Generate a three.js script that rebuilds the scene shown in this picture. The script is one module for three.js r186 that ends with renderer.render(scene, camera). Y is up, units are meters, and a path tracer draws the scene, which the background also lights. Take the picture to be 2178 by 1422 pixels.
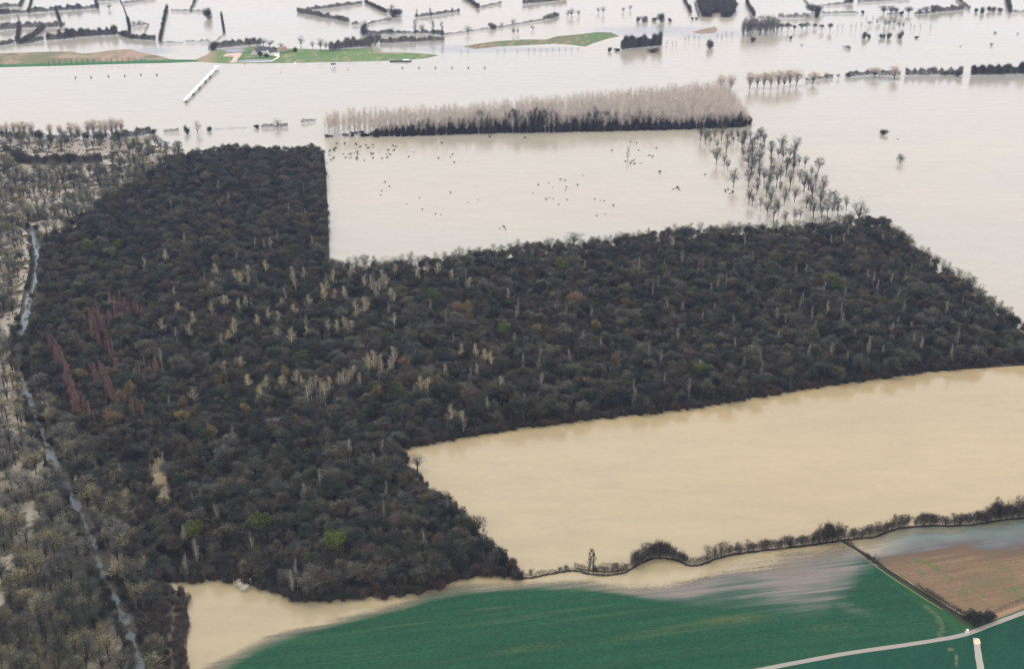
import * as THREE from 'three';
import { mergeGeometries } from 'three/addons/utils/BufferGeometryUtils.js';

// ------------------------------------------------------------------ camera, sky, sun, exposure
const scene = new THREE.Scene();
const PW = 2178, PH = 1422, FOC = 2600, PITCH = 23.3 * Math.PI / 180, EYE = 361;
const camera = new THREE.PerspectiveCamera(2 * Math.atan(PH / 2 / FOC) * 180 / Math.PI, PW / PH, 1, 30000);
camera.position.set(0, EYE, 0);
camera.rotation.set(-PITCH, 0, 0);
camera.updateMatrixWorld();

const renderer = new THREE.WebGLRenderer({ antialias: true });
renderer.toneMapping = THREE.LinearToneMapping;
renderer.toneMappingExposure = 1.8;
renderer.shadowMap.enabled = true;

{ // even overcast sky, a little brighter overhead
  const w = 128, h = 64, d = new Float32Array(w * h * 4);
  for (let y = 0; y < h; y++) for (let x = 0; x < w; x++) {
    const el = ((y + 0.5) / h - 0.5) * Math.PI, s = Math.max(0, Math.sin(el));
    const L = 0.68 + 0.8 * s, o = (y * w + x) * 4;
    d[o] = L * (1.0 - 0.05 * s); d[o + 1] = L * (0.975 - 0.005 * s); d[o + 2] = L * (1.0 + 0.03 * s); d[o + 3] = 1;
    if (el < 0) { d[o] = 0.5; d[o + 1] = 0.45; d[o + 2] = 0.4; }
  }
  const t = new THREE.DataTexture(d, w, h, THREE.RGBAFormat, THREE.FloatType);
  t.mapping = THREE.EquirectangularReflectionMapping; t.magFilter = THREE.LinearFilter; t.needsUpdate = true;
  scene.background = t; scene.environment = t;
}
const sun = new THREE.DirectionalLight(0xfff4e6, 0.9);
sun.position.set(-500, 1500, -1400); sun.target.position.set(0, 0, -900);
sun.castShadow = true; sun.shadow.radius = 30;
Object.assign(sun.shadow.camera, { left: -1500, right: 1500, top: 1500, bottom: -1500, near: 10, far: 5000 });
scene.add(sun, sun.target);
scene.fog = new THREE.FogExp2(0xb6c9f4, 0.000033);

// ------------------------------------------------------------------ helpers
function rng(seed) { let a = seed >>> 0; return () => { a = (a + 0x6D2B79F5) | 0; let t = Math.imul(a ^ (a >>> 15), 1 | a); t = (t + Math.imul(t ^ (t >>> 7), 61 | t)) ^ t; return ((t ^ (t >>> 14)) >>> 0) / 4294967296; }; }
const R = rng(7);
const rr = (a, b, f = R) => a + (b - a) * f();
const pick = (arr, f = R) => arr[Math.floor(f() * arr.length)];
const clamp = (x, a = 0, b = 1) => Math.min(b, Math.max(a, x));
const sstep = (a, b, x) => { const t = clamp((x - a) / (b - a)); return t * t * (3 - 2 * t); };
const mix = (a, b, t) => a + (b - a) * t;
const mix3 = (a, b, t) => [mix(a[0], b[0], t), mix(a[1], b[1], t), mix(a[2], b[2], t)];
function hash(x, y, s) { let h = Math.imul(x, 374761393) ^ Math.imul(y, 668265263) ^ Math.imul(s + 11, 1274126177); h = Math.imul(h ^ (h >>> 13), 1274126177); return ((h ^ (h >>> 16)) >>> 0) / 4294967296; }
function vnoise(x, y, s = 0) { const xi = Math.floor(x), yi = Math.floor(y); let u = x - xi, v = y - yi; u = u * u * (3 - 2 * u); v = v * v * (3 - 2 * v); return mix(mix(hash(xi, yi, s), hash(xi + 1, yi, s), u), mix(hash(xi, yi + 1, s), hash(xi + 1, yi + 1, s), u), v); }
function fbm(x, y, s = 0, oct = 4) { let a = 0, w = 0.5, n = 0; for (let i = 0; i < oct; i++) { a += w * vnoise(x, y, s + i * 17); n += w; x *= 2.03; y *= 2.03; w *= 0.5; } return a / n; }
const SP = Math.sin(PITCH), CP = Math.cos(PITCH);
// where a line of sight meets the level y, and where a place is seen: a map of the land is traced through these two
function G(px, py, y = 0) {
  const cx = (px - PW / 2) / FOC, cy = -(py - PH / 2) / FOC;
  const dy = cy * CP - SP, dz = -CP - cy * SP, t = (y - EYE) / dy;
  return [cx * t, dz * t];
}
function P(x, y, z) {
  const dy = y - EYE, d = -(dy * SP) - z * CP, up = dy * CP - z * SP;
  return [PW / 2 + FOC * x / d, PH / 2 - FOC * up / d, d];
}
const topOf = (px, pyBase, pyTop) => { const [, z] = G(px, pyBase); const cy = -(pyTop - PH / 2) / FOC; const dy = cy * CP - SP, dz = -CP - cy * SP; return EYE + dy * (z / dz); };
const mPerPx = (px, py) => { const [x, z] = G(px, py); return P(x, 0, z)[2] / FOC; };
function inside(p, poly) { let c = false; for (let i = 0, j = poly.length - 1; i < poly.length; j = i++) { const a = poly[i], b = poly[j]; if ((a[1] > p[1]) !== (b[1] > p[1]) && p[0] < (b[0] - a[0]) * (p[1] - a[1]) / (b[1] - a[1]) + a[0]) c = !c; } return c; }
const ground = (pts, h = 0) => pts.map((p) => G(p[0], p[1], p[2] ?? h));
function curve(tab, x) { if (x <= tab[0][0]) return tab[0][1]; for (let i = 1; i < tab.length; i++) if (x <= tab[i][0]) return mix(tab[i - 1][1], tab[i][1], (x - tab[i - 1][0]) / (tab[i][0] - tab[i - 1][0])); return tab[tab.length - 1][1]; }
function walk(poly, step) { // points every STEP metres with the direction
  const out = []; let carry = 0;
  for (let i = 1; i < poly.length; i++) {
    const a = poly[i - 1], b = poly[i], L = Math.hypot(b[0] - a[0], b[1] - a[1]);
    if (L < 1e-6) continue;
    const d = [(b[0] - a[0]) / L, (b[1] - a[1]) / L];
    for (let s = carry; s < L; s += step) { out.push([a[0] + d[0] * s, a[1] + d[1] * s, d[0], d[1]]); carry = s + step - L; }
  }
  return out;
}
const names = {};
function numbered(n) { const k = names[n] = (names[n] ?? -1) + 1; return k ? n + '_' + String(k).padStart(3, '0') : n; }
function tag(o, label, category, group, kind) { if (label) o.userData.label = label; if (category) o.userData.category = category; if (group) o.userData.group = group; if (kind) o.userData.kind = kind; return o; }
const std = (c, rough = 1, extra = {}) => new THREE.MeshPhysicalMaterial({ color: new THREE.Color().setRGB(...c), roughness: rough, specularIntensity: rough > 0.9 ? 0.12 : 0.6, ...extra });
function put(o, parent = scene) { o.castShadow = o.receiveShadow = true; parent.add(o); return o; }
function structure(name, geo, mat, label) { const m = new THREE.Mesh(geo, mat); m.name = numbered(name); tag(m, label, null, null, 'structure'); return put(m); }

class MB { // collects triangles
  constructor() { this.p = []; this.c = null; }
  tone(v, f) { this.c ??= []; while (this.c.length < this.p.length) this.c.push(v * (0.5 + f())); }
  shades() { for (let i = 0; i < this.c.length; i += 9) this.c.fill(this.c[i], i, i + 9); }
  tri(a, b, c) { this.p.push(a[0], a[1], a[2], b[0], b[1], b[2], c[0], c[1], c[2]); }
  quad(a, b, c, d) { this.tri(a, b, c); this.tri(a, c, d); }
  twig(p, d, len, w, f) { // a thin blade
    let sx = f() - 0.5, sy = f() - 0.5, sz = f() - 0.5;
    const cx = d[1] * sz - d[2] * sy, cy = d[2] * sx - d[0] * sz, cz = d[0] * sy - d[1] * sx, n = w / 2 / (Math.hypot(cx, cy, cz) || 1);
    this.p.push(p[0] + cx * n, p[1] + cy * n, p[2] + cz * n, p[0] - cx * n, p[1] - cy * n, p[2] - cz * n, p[0] + d[0] * len, p[1] + d[1] * len, p[2] + d[2] * len);
  }
  tube(pts, rad, sides = 5) {
    let prev = null;
    for (let i = 0; i < pts.length; i++) {
      const a = pts[Math.max(0, i - 1)], b = pts[Math.min(pts.length - 1, i + 1)];
      const d = norm([b[0] - a[0], b[1] - a[1], b[2] - a[2]]), u = norm(cross(d, Math.abs(d[1]) > 0.9 ? [1, 0, 0] : [0, 1, 0])), v = cross(d, u), ring = [];
      for (let k = 0; k < sides; k++) { const t = k / sides * 6.2832, c = Math.cos(t) * rad[i], s = Math.sin(t) * rad[i]; ring.push([pts[i][0] + u[0] * c + v[0] * s, pts[i][1] + u[1] * c + v[1] * s, pts[i][2] + u[2] * c + v[2] * s]); }
      if (prev) for (let k = 0; k < sides; k++) this.quad(prev[k], prev[(k + 1) % sides], ring[(k + 1) % sides], ring[k]);
      prev = ring;
    }
  }
  geo() { const g = new THREE.BufferGeometry(); if (this.c) { this.shades(); g.setAttribute('color', new THREE.BufferAttribute(new Float32Array(this.c), 3)); } g.setAttribute('position', new THREE.BufferAttribute(new Float32Array(this.p), 3)); g.computeVertexNormals(); return g; }
}
const norm = (v) => { const l = Math.hypot(...v) || 1; return [v[0] / l, v[1] / l, v[2] / l]; };
const cross = (a, b) => [a[1] * b[2] - a[2] * b[1], a[2] * b[0] - a[0] * b[2], a[0] * b[1] - a[1] * b[0]];
const sphereDir = (f) => { const y = f() * 2 - 1, t = f() * 6.2832, r = Math.sqrt(1 - y * y); return [r * Math.cos(t), y, r * Math.sin(t)]; };

// flat sheets with uv in metres from the corner of their bounding box (0..1 over it)
function sheet(poly, y, box) {
  const s = new THREE.Shape(poly.map(([x, z]) => new THREE.Vector2(x, -z)));
  const g = new THREE.ShapeGeometry(s); g.rotateX(-Math.PI / 2); g.translate(0, y, 0);
  const p = g.attributes.position, uv = g.attributes.uv;
  if (box) for (let i = 0; i < p.count; i++) uv.setXY(i, (p.getX(i) - box[0]) / (box[2] - box[0]), (p.getZ(i) - box[1]) / (box[3] - box[1]));
  return g;
}
const boxOf = (poly, m = 1) => [Math.min(...poly.map((p) => p[0])) - m, Math.min(...poly.map((p) => p[1])) - m, Math.max(...poly.map((p) => p[0])) + m, Math.max(...poly.map((p) => p[1])) + m];
function ribbon(line, width, y, wEnd = width, jitter = 0) { // a strip along a line of ground points
  const mb = new MB(), L = [], Rr = [];
  line.forEach((p, i) => { const a = line[Math.max(0, i - 1)], b = line[Math.min(line.length - 1, i + 1)], d = Math.hypot(b[0] - a[0], b[1] - a[1]) || 1, w = (typeof width === 'function' ? width(p, i) : mix(width, wEnd, i / (line.length - 1))) / 2, j1 = 1 + (R() - 0.5) * jitter, j2 = 1 + (R() - 0.5) * jitter; const nx = -(b[1] - a[1]) / d * w, nz = (b[0] - a[0]) / d * w; L.push([p[0] + nx * j1, y, p[1] + nz * j1]); Rr.push([p[0] - nx * j2, y, p[1] - nz * j2]); });
  for (let i = 1; i < line.length; i++) mb.quad(L[i - 1], L[i], Rr[i], Rr[i - 1]);
  return mb.geo();
}
function smooth(pts, n = 6) { const c = new THREE.CatmullRomCurve3(pts.map((p) => new THREE.Vector3(p[0], 0, p[1]))); return c.getPoints(pts.length * n).map((v) => [v.x, v.z]); }
// colour (and alpha, roughness) maps computed over a world box
function mapOf(box, w, h, fn, alpha, spec = 0.5) {
  const d = new Uint8Array(w * h * 4), r = new Uint8Array(w * h * 4);
  const enc = (c) => Math.round(255 * clamp(c <= 0.0031308 ? c * 12.92 : 1.055 * Math.pow(c, 1 / 2.4) - 0.055));
  for (let j = 0; j < h; j++) for (let i = 0; i < w; i++) {
    const x = box[0] + (i + 0.5) / w * (box[2] - box[0]), z = box[1] + (j + 0.5) / h * (box[3] - box[1]), c = fn(x, z), o = (j * w + i) * 4;
    d[o] = enc(c[0]); d[o + 1] = enc(c[1]); d[o + 2] = enc(c[2]); d[o + 3] = Math.round(255 * clamp(c[3] ?? 1));
    r[o] = r[o + 1] = r[o + 2] = Math.round(255 * clamp(c[4] ?? 1)); r[o + 3] = 255;
  }
  const mk = (a, cs) => { const t = new THREE.DataTexture(a, w, h); t.colorSpace = cs; t.magFilter = THREE.LinearFilter; t.minFilter = THREE.LinearFilter; t.wrapS = t.wrapT = THREE.ClampToEdgeWrapping; t.needsUpdate = true; return t; };
  return new THREE.MeshPhysicalMaterial({ specularIntensity: spec, ior: 1.33, map: mk(d, THREE.SRGBColorSpace), roughnessMap: mk(r, THREE.NoColorSpace), roughness: 1, transparent: !!alpha, side: THREE.DoubleSide });
}

// ------------------------------------------------------------------ flood water
function silt(col, spread) { // silty water of one colour with streaks of finer and coarser silt and wind-ruffled patches
  return (x, z) => {
    const n = fbm(x / 150, z / 80, 3, 4), f = fbm(x / 26 + 3 * n, z / 7, 9, 4), s = fbm(x / 330, z / 210, 21, 3), g = fbm(x / 3, z / 2, 13, 2), k = 1 + spread * ((n - 0.5) * 0.5 + (f - 0.5) * 0.5 + (g - 0.5) * 0.25), t = sstep(0.38, 0.66, s) * 0.5;
    return [col[0] * k * (1 - 0.09 * t), col[1] * k, col[2] * k * (1 + 0.12 * t), 1, 0.15 + 0.07 * sstep(0.35, 0.7, 0.4 * f + 0.6 * n)];
  };
}
{
  const box = [-1500, -3300, 1500, -300], open = silt([0.234, 0.207, 0.158], 0.26);  // flood colour set paler than the field water, standing in for haze
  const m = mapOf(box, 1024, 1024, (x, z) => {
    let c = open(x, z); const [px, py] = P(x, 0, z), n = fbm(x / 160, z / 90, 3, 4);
    // still water behind the river banks: bluer sky reflection painted into its colour
    const skyTint = Math.max(sstep(1, 0.2, Math.hypot((px - 325) / 70, (py - 108) / 12)), sstep(1, 0.2, Math.hypot((px - 1000) / 190, (py - 104) / 13)), sstep(1, 0.3, Math.hypot((px - 1400) / 190, (py - 66) / 16)), sstep(1, 0.2, Math.hypot((px - 1500) / 130, (py - 72) / 16)), sstep(1, 0.2, Math.hypot((px - 1120) / 150, (py - 106) / 8))) * (0.55 + 0.45 * n);
    return [...mix3(c, [0.06, 0.07, 0.11], 0.7 * skyTint), 1, c[4]];
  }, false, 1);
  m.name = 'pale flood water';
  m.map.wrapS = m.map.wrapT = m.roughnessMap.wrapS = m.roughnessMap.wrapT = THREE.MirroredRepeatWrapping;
  structure('flood_water', sheet([[-6000, -9000], [6000, -9000], [6000, 1500], [-6000, 1500]], 0, box), m, 'wide sheet of muddy flood water, painted paler for haze, covering the land');
  // the drowned field between the wood and the brook keeps the tan tone, without the painted haze
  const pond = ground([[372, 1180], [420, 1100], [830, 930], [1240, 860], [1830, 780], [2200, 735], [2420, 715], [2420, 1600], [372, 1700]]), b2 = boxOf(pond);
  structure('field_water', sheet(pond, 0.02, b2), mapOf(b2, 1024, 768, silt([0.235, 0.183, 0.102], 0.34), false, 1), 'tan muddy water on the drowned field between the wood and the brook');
}

// ------------------------------------------------------------------ tree shapes (built once, shared by all copies)
function bareTree(seed, o) { // trunk with limbs that fork towards clumps of fine bare twigs
  const f = rng(seed), t = new MB(), c = new MB();
  const { h, r, base = 0.4, n = 1500, clumps = 22, tw = 0.09, len = 1.3, tr = 0.25, lift = 0.3, flat = 1, top = 1, loose = 1, up = 0.55 } = o;
  const lean = [rr(-0.04, 0.04, f) * h, rr(-0.04, 0.04, f) * h], cy = mix(base * h, h * top, 0.5), ry = (h * top - base * h) / 2 * 0.92;
  const axis = (y) => [lean[0] * y / h, y, lean[1] * y / h];
  t.tube([axis(-0.4), axis(base * h * 0.6), axis(base * h), axis(mix(base * h, h, 0.5))], [tr * 1.25, tr, tr * 0.8, tr * 0.3], 5);
  for (let i = 0; i < clumps; i++) {
    let d = sphereDir(f); if (d[1] < -0.2 && f() < up) d[1] = -d[1];
    d = norm([d[0], d[1] * flat, d[2]]);
    const q = Math.pow(f(), 0.45), wob = 0.82 + 0.36 * f();
    const p = [lean[0] + d[0] * r * q * 0.82 * wob, cy + d[1] * ry * q * 0.9, lean[1] + d[2] * r * q * 0.82 * wob];
    const s = axis(mix(base * h * 0.75, h * 0.62, f() * 0.9)); if (s[1] > p[1] - 0.5) s[1] = Math.max(base * h * 0.6, p[1] - 1.5);
    const mid = [mix(s[0], p[0], 0.55), mix(s[1], p[1], 0.42), mix(s[2], p[2], 0.55)];
    t.tube([s, mid, p], [tr * 0.42, tr * 0.26, 0.04], 3);
    const cr = r * rr(0.26, 0.42, f) * loose, m = Math.round(n / clumps * rr(0.7, 1.3, f));
    for (let k = 0; k < m; k++) {
      const e = sphereDir(f), qq = Math.pow(f(), 0.5) * cr, a = [p[0] + e[0] * qq, p[1] + e[1] * qq * 0.85, p[2] + e[2] * qq];
      const dir = norm([e[0] * 0.7 + d[0] * 0.6 + (f() - 0.5) * 0.7, e[1] * 0.5 + lift + (f() - 0.5) * 0.6, e[2] * 0.7 + d[2] * 0.6 + (f() - 0.5) * 0.7]);
      c.twig(a, dir, len * rr(0.55, 1.3, f), tw * rr(0.6, 1.4, f), f);
    }
    c.tone(rr(0.6, 1.45, f), f);
  }
  return { trunk: t.geo(), crown: c.geo(), h, r };
}
function upright(seed, o) { // poplars, birches, saplings: a straight stem with steep branches
  const f = rng(seed), t = new MB(), c = new MB();
  const { h, r, base = 0.4, n = 1000, br = 24, tw = 0.09, len = 1.2, tr = 0.2, rise = 1.4, prof = (u) => Math.sin(Math.PI * Math.pow(u, 0.8)) * 0.9 + 0.1 } = o;
  const lean = [rr(-0.025, 0.025, f) * h, rr(-0.025, 0.025, f) * h], axis = (y) => [lean[0] * y / h, y, lean[1] * y / h];
  t.tube([axis(-0.4), axis(h * 0.4), axis(h * 0.75), axis(h * 0.98)], [tr * 1.2, tr * 0.85, tr * 0.45, 0.03], 5);
  for (let i = 0; i < br; i++) {
    const u = (i + f()) / br, y = mix(base * h, h * 0.95, u), a = f() * 6.2832, R0 = r * prof(u) * rr(0.65, 1.15, f), s = axis(Math.max(base * h * 0.75, y - R0 * rise * 0.7));
    const p = [s[0] + Math.cos(a) * R0, Math.min(h, y + R0 * 0.3), s[2] + Math.sin(a) * R0];
    t.tube([s, [mix(s[0], p[0], 0.6), mix(s[1], p[1], 0.45), mix(s[2], p[2], 0.6)], p], [tr * 0.3, tr * 0.18, 0.02], 3);
    const m = Math.round(n / br * rr(0.7, 1.3, f));
    for (let k = 0; k < m; k++) {
      const w = Math.pow(f(), 0.7), e = sphereDir(f), sp = r * 0.28;
      const q = [mix(s[0], p[0], w) + e[0] * sp, mix(s[1], p[1], w) + e[1] * sp * 1.3, mix(s[2], p[2], w) + e[2] * sp];
      c.twig(q, norm([Math.cos(a) * 0.4 + e[0] * 0.5, rise * 0.6 + f() * 0.5, Math.sin(a) * 0.4 + e[2] * 0.5]), len * rr(0.5, 1.3, f), tw * rr(0.6, 1.4, f), f);
    }
    c.tone(rr(0.8, 1.2, f), f);
  }
  return { trunk: t.geo(), crown: c.geo(), h, r };
}
function larch(seed, h, r, n) {
  const f = rng(seed), t = new MB(), c = new MB();
  t.tube([[0, -0.4, 0], [0, h * 0.5, 0], [0, h, 0]], [0.22, 0.14, 0.02], 5);
  for (let i = 0; i < n; i++) {
    const u = Math.pow(f(), 1.25), y = mix(h * 0.18, h * 0.99, u), R0 = r * (1.02 - u) * rr(0.75, 1.15, f), a = f() * 6.2832, w = Math.pow(f(), 0.6);
    c.twig([Math.cos(a) * R0 * w * 0.7, y, Math.sin(a) * R0 * w * 0.7], norm([Math.cos(a) + (f() - 0.5) * 0.8, -0.05 + (f() - 0.5) * 0.7, Math.sin(a) + (f() - 0.5) * 0.8]), rr(0.5, 1.1, f), rr(0.1, 0.22, f), f);
    if (i % 12 === 11 || i === n - 1) c.tone(rr(0.75, 1.3, f), f);
  }
  return { trunk: t.geo(), crown: c.geo(), h, r };
}
function leafy(seed, h, r, n, base = 0.25, size = 0.42) { // ivy-clad and evergreen crowns: many small leaf sprays
  const f = rng(seed), t = new MB(), c = new MB(), cl = 16, cy = h * (1 + base) / 2, ry = h * (1 - base) / 2;
  t.tube([[0, -0.4, 0], [0, h * 0.35, 0], [0.2, h * 0.7, 0]], [0.4, 0.3, 0.1], 6);
  for (let i = 0; i < cl; i++) {
    const d = sphereDir(f), q = Math.pow(f(), 0.4) * 0.72, p = [d[0] * r * q, cy + d[1] * ry * q, d[2] * r * q], cr = r * rr(0.3, 0.46, f);
    t.tube([[0, h * 0.35, 0], p], [0.12, 0.03], 3);
    for (let k = 0; k < n / cl; k++) {
      const e = sphereDir(f), qq = Math.pow(f(), 0.33) * cr, a = [p[0] + e[0] * qq, p[1] + e[1] * qq * 0.85, p[2] + e[2] * qq];
      c.twig(a, norm([e[0] + f() - 0.5, e[1] + 0.2 + f() - 0.5, e[2] + f() - 0.5]), size * rr(0.7, 1.6, f), size * rr(0.6, 1.3, f), f);
    }
    c.tone(rr(0.7, 1.35, f), f);
  }
  return { trunk: t.geo(), crown: c.geo(), h, r };
}
function bushShape(seed, h, r, n, tw = 0.1) {
  const f = rng(seed), t = new MB(), c = new MB(), cl = 9;
  for (let i = 0; i < cl; i++) {
    const a = f() * 6.2832, q = Math.sqrt(f()) * r * 0.7, p = [Math.cos(a) * q, h * rr(0.16, 0.66, f), Math.sin(a) * q], cr = Math.min(r * 0.45, h * 0.36);
    t.tube([[p[0] * 0.35, -0.3, p[2] * 0.35], [p[0] * 0.6, p[1] * 0.5, p[2] * 0.6], [p[0], p[1] + cr * 0.6, p[2]]], [0.09, 0.06, 0.02], 3);
    for (let k = 0; k < n / cl; k++) {
      const e = sphereDir(f), qq = Math.sqrt(f()) * cr;
      c.twig([p[0] + e[0] * qq, Math.max(0.05, p[1] + e[1] * qq * 1.1), p[2] + e[2] * qq], norm([e[0] * 0.6 + (f() - 0.5) * 0.6, 0.5 + (f() - 0.3) * 0.7, e[2] * 0.6 + (f() - 0.5) * 0.6]), h * rr(0.12, 0.3, f), tw * rr(0.6, 1.4, f), f);
    }
    c.tone(rr(0.65, 1.35, f), f);
  }
  return { trunk: t.geo(), crown: c.geo(), h, r };
}
const many = (n, fn) => Array.from({ length: n }, (_, i) => fn(i));
const S = {
  oak: many(6, (i) => bareTree(100 + i, { h: 14, r: 5, base: 0.16, n: 1350, clumps: 26 + i * 2, tw: 0.15, len: 1.7, tr: 0.26, lift: 0.35, up: 0.75 })),
  open: many(5, (i) => bareTree(200 + i, { h: 16, r: 5, base: 0.2, n: 1050, clumps: 28 + 2 * i, tw: 0.09, len: 1.3, tr: 0.34, lift: 0.15, up: 0.25 })),
  airy: many(5, (i) => bareTree(300 + i, { h: 15, r: 4.2, base: 0.14, n: 1300, clumps: 30 + 2 * i, tw: 0.085, len: 1.3, tr: 0.24, lift: 0.3, up: 0.15 })),
  wisp: many(5, (i) => bareTree(350 + i, { h: 15, r: 4.4, base: 0.2, n: 760, clumps: 26 + 2 * i, tw: 0.1, len: 1.6, tr: 0.24, lift: 0.3, up: 0.2 })),
  poplar: many(5, (i) => upright(400 + i, { h: 24, r: 4, base: 0.34, n: 640, br: 32, tw: 0.085, len: 1.4, tr: 0.22, prof: (u) => 0.35 + 0.65 * Math.sin(Math.PI * Math.pow(u, 0.9)) })),
  fan: many(4, (i) => bareTree(500 + i, { h: 26, r: 8, base: 0.12, n: 3600, clumps: 60, tw: 0.12, len: 1.8, tr: 0.42, lift: 0.5, up: 0.3 })),
  birch: many(4, (i) => upright(600 + i, { h: 14, r: 2.5, base: 0.3, n: 900, br: 22, tw: 0.1, len: 1.0, tr: 0.2, rise: 1.6 })),
  larch: many(3, (i) => larch(700 + i, 15, 2.4, 750)),
  leafy: many(3, (i) => leafy(800 + i, 12, 5.6, 2600)),
  column: many(2, (i) => upright(900 + i, { h: 14, r: 1.15, base: 0.12, n: 700, br: 26, tw: 0.09, len: 0.9, tr: 0.16, rise: 2.6, prof: (u) => 0.5 + 0.5 * Math.sin(Math.PI * u) })),
  bush: many(4, (i) => bushShape(1000 + i, 4, 3, 520)),
  thick: many(3, (i) => bushShape(1100 + i, 4, 3.2, 1300, 0.13)),
  sapling: many(2, (i) => upright(1200 + i, { h: 9, r: 1.3, base: 0.4, n: 130, br: 10, tw: 0.08, len: 0.8, tr: 0.13 })),
  evergreen: many(2, (i) => leafy(1300 + i, 6, 4, 1500, 0.02, 0.4)),
};
const B = (c) => std(c, 1, { side: THREE.DoubleSide, vertexColors: true }), Bk = (c) => std(c, 1);
const M = {
  wood: [[0.048, 0.045, 0.034], [0.03, 0.033, 0.027], [0.054, 0.043, 0.033], [0.03, 0.036, 0.024], [0.074, 0.07, 0.053], [0.035, 0.036, 0.031], [0.046, 0.048, 0.031], [0.07, 0.056, 0.041], [0.021, 0.023, 0.019], [0.058, 0.059, 0.048]].map(B),
  bark: Bk([0.05, 0.045, 0.04]), darkBark: Bk([0.026, 0.024, 0.022]), paleBark: Bk([0.5, 0.46, 0.39]), poplarBark: Bk([0.42, 0.385, 0.33]),
  birch: [[0.29, 0.245, 0.14], [0.25, 0.21, 0.14], [0.23, 0.2, 0.145], [0.31, 0.255, 0.13]].map(B),
  thin: [[0.22, 0.195, 0.15], [0.17, 0.155, 0.125], [0.13, 0.12, 0.095]].map(B),
  poplar: [[0.47, 0.4, 0.33], [0.52, 0.44, 0.35], [0.44, 0.37, 0.33]].map(B),
  larch: [[0.125, 0.076, 0.06], [0.095, 0.063, 0.052], [0.14, 0.082, 0.063]].map(B),
  green: [[0.078, 0.092, 0.024], [0.055, 0.068, 0.022], [0.08, 0.078, 0.025]].map(B),
  ochre: [[0.14, 0.108, 0.045], [0.12, 0.09, 0.052], [0.13, 0.082, 0.052]].map(B),
  left: [[0.1, 0.092, 0.067], [0.066, 0.064, 0.053], [0.135, 0.118, 0.067], [0.052, 0.051, 0.044], [0.1, 0.095, 0.081]].map(B),
  hedge: [[0.045, 0.04, 0.034], [0.06, 0.052, 0.042], [0.037, 0.034, 0.031], [0.08, 0.068, 0.052]].map(B),
  far: [[0.085, 0.078, 0.07], [0.15, 0.137, 0.12], [0.058, 0.055, 0.05]].map(B),
  ivyShade: B([0.036, 0.038, 0.026]), scrub: B([0.05, 0.047, 0.041]), deadWood: B([0.55, 0.52, 0.44]), olive: B([0.17, 0.16, 0.08]),  // first tone: dark ivy leaves, also the painted shadow of the ditch hedge
};
const idx = (a, f = R) => Math.floor(f() * a.length);
function tree(name, shape, x, z, sw, sh, crown, bark, label, category, group, y = 0) {
  const g = new THREE.Group(); g.name = numbered(name); g.position.set(x, y, z); g.rotation.set(rr(-0.05, 0.05), R() * 6.2832, rr(-0.05, 0.05)); g.scale.set(sw, sh, sw);
  const t = put(new THREE.Mesh(shape.trunk, bark), g), c = put(new THREE.Mesh(shape.crown, crown), g);
  t.name = 'trunk'; c.name = 'crown';
  tag(g, label, category, group); scene.add(g); return g;
}
// at a foot seen at (px, py), as high as its top seen at pyTop and wpx wide
function treeAt(name, shape, px, py, pyTop, wpx, crown, bark, label, category, group) {
  const [x, z] = G(px, py), h = topOf(px, py, pyTop), w = 1.18 * wpx * mPerPx(px, py);
  return tree(name, shape, x, z, w / 2 / shape.r, h / shape.h, crown, bark, label, category, group);
}
// the rest of a kind as one mass of instanced copies: list of [x, z, sw, sh, colour]
function mass(name, shapes, list, bark, label, group) {
  const g = new THREE.Group(); g.name = numbered(name); tag(g, label, null, null, 'stuff');
  const white = B([1, 1, 1]), q = new THREE.Quaternion(), up = new THREE.Vector3(0, 1, 0), m4 = new THREE.Matrix4(), col = new THREE.Color();
  shapes.forEach((s, k) => {
    const mine = list.filter((_, i) => i % shapes.length === k); if (!mine.length) return;
    const t = new THREE.InstancedMesh(s.trunk, bark, mine.length), c = new THREE.InstancedMesh(s.crown, white, mine.length);
    t.name = 'trunk'; c.name = 'crown';
    mine.forEach(([x, z, sw, sh, rgb], i) => { q.setFromAxisAngle(up, R() * 6.2832); m4.compose(new THREE.Vector3(x, 0, z), q, new THREE.Vector3(sw, sh, sw)); t.setMatrixAt(i, m4); c.setMatrixAt(i, m4); c.setColorAt(i, col.setRGB(...rgb)); });
    put(t, g); put(c, g);
  });
  scene.add(g); return g;
}
// jittered points about STEP metres apart inside a ground polygon
function scatter(poly, step, f, keep = () => true) {
  const b = boxOf(poly), out = [];
  for (let z = b[1]; z < b[3]; z += step) for (let x = b[0]; x < b[2]; x += step) { const p = [x + rr(-0.48, 0.48, f) * step, z + rr(-0.48, 0.48, f) * step]; if (inside(p, poly) && keep(p)) out.push(p); }
  return out;
}
const seen = (p, h = 8) => { const [px, py] = P(p[0], h, p[1]); return px > -70 && px < PW + 70 && py > -40 && py < PH + 70; };
const inFrame = (p, h = 8) => { const [px, py] = P(p[0], h, p[1]); return px > 4 && px < PW - 4 && py > 4 && py < PH - 4; };
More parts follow.
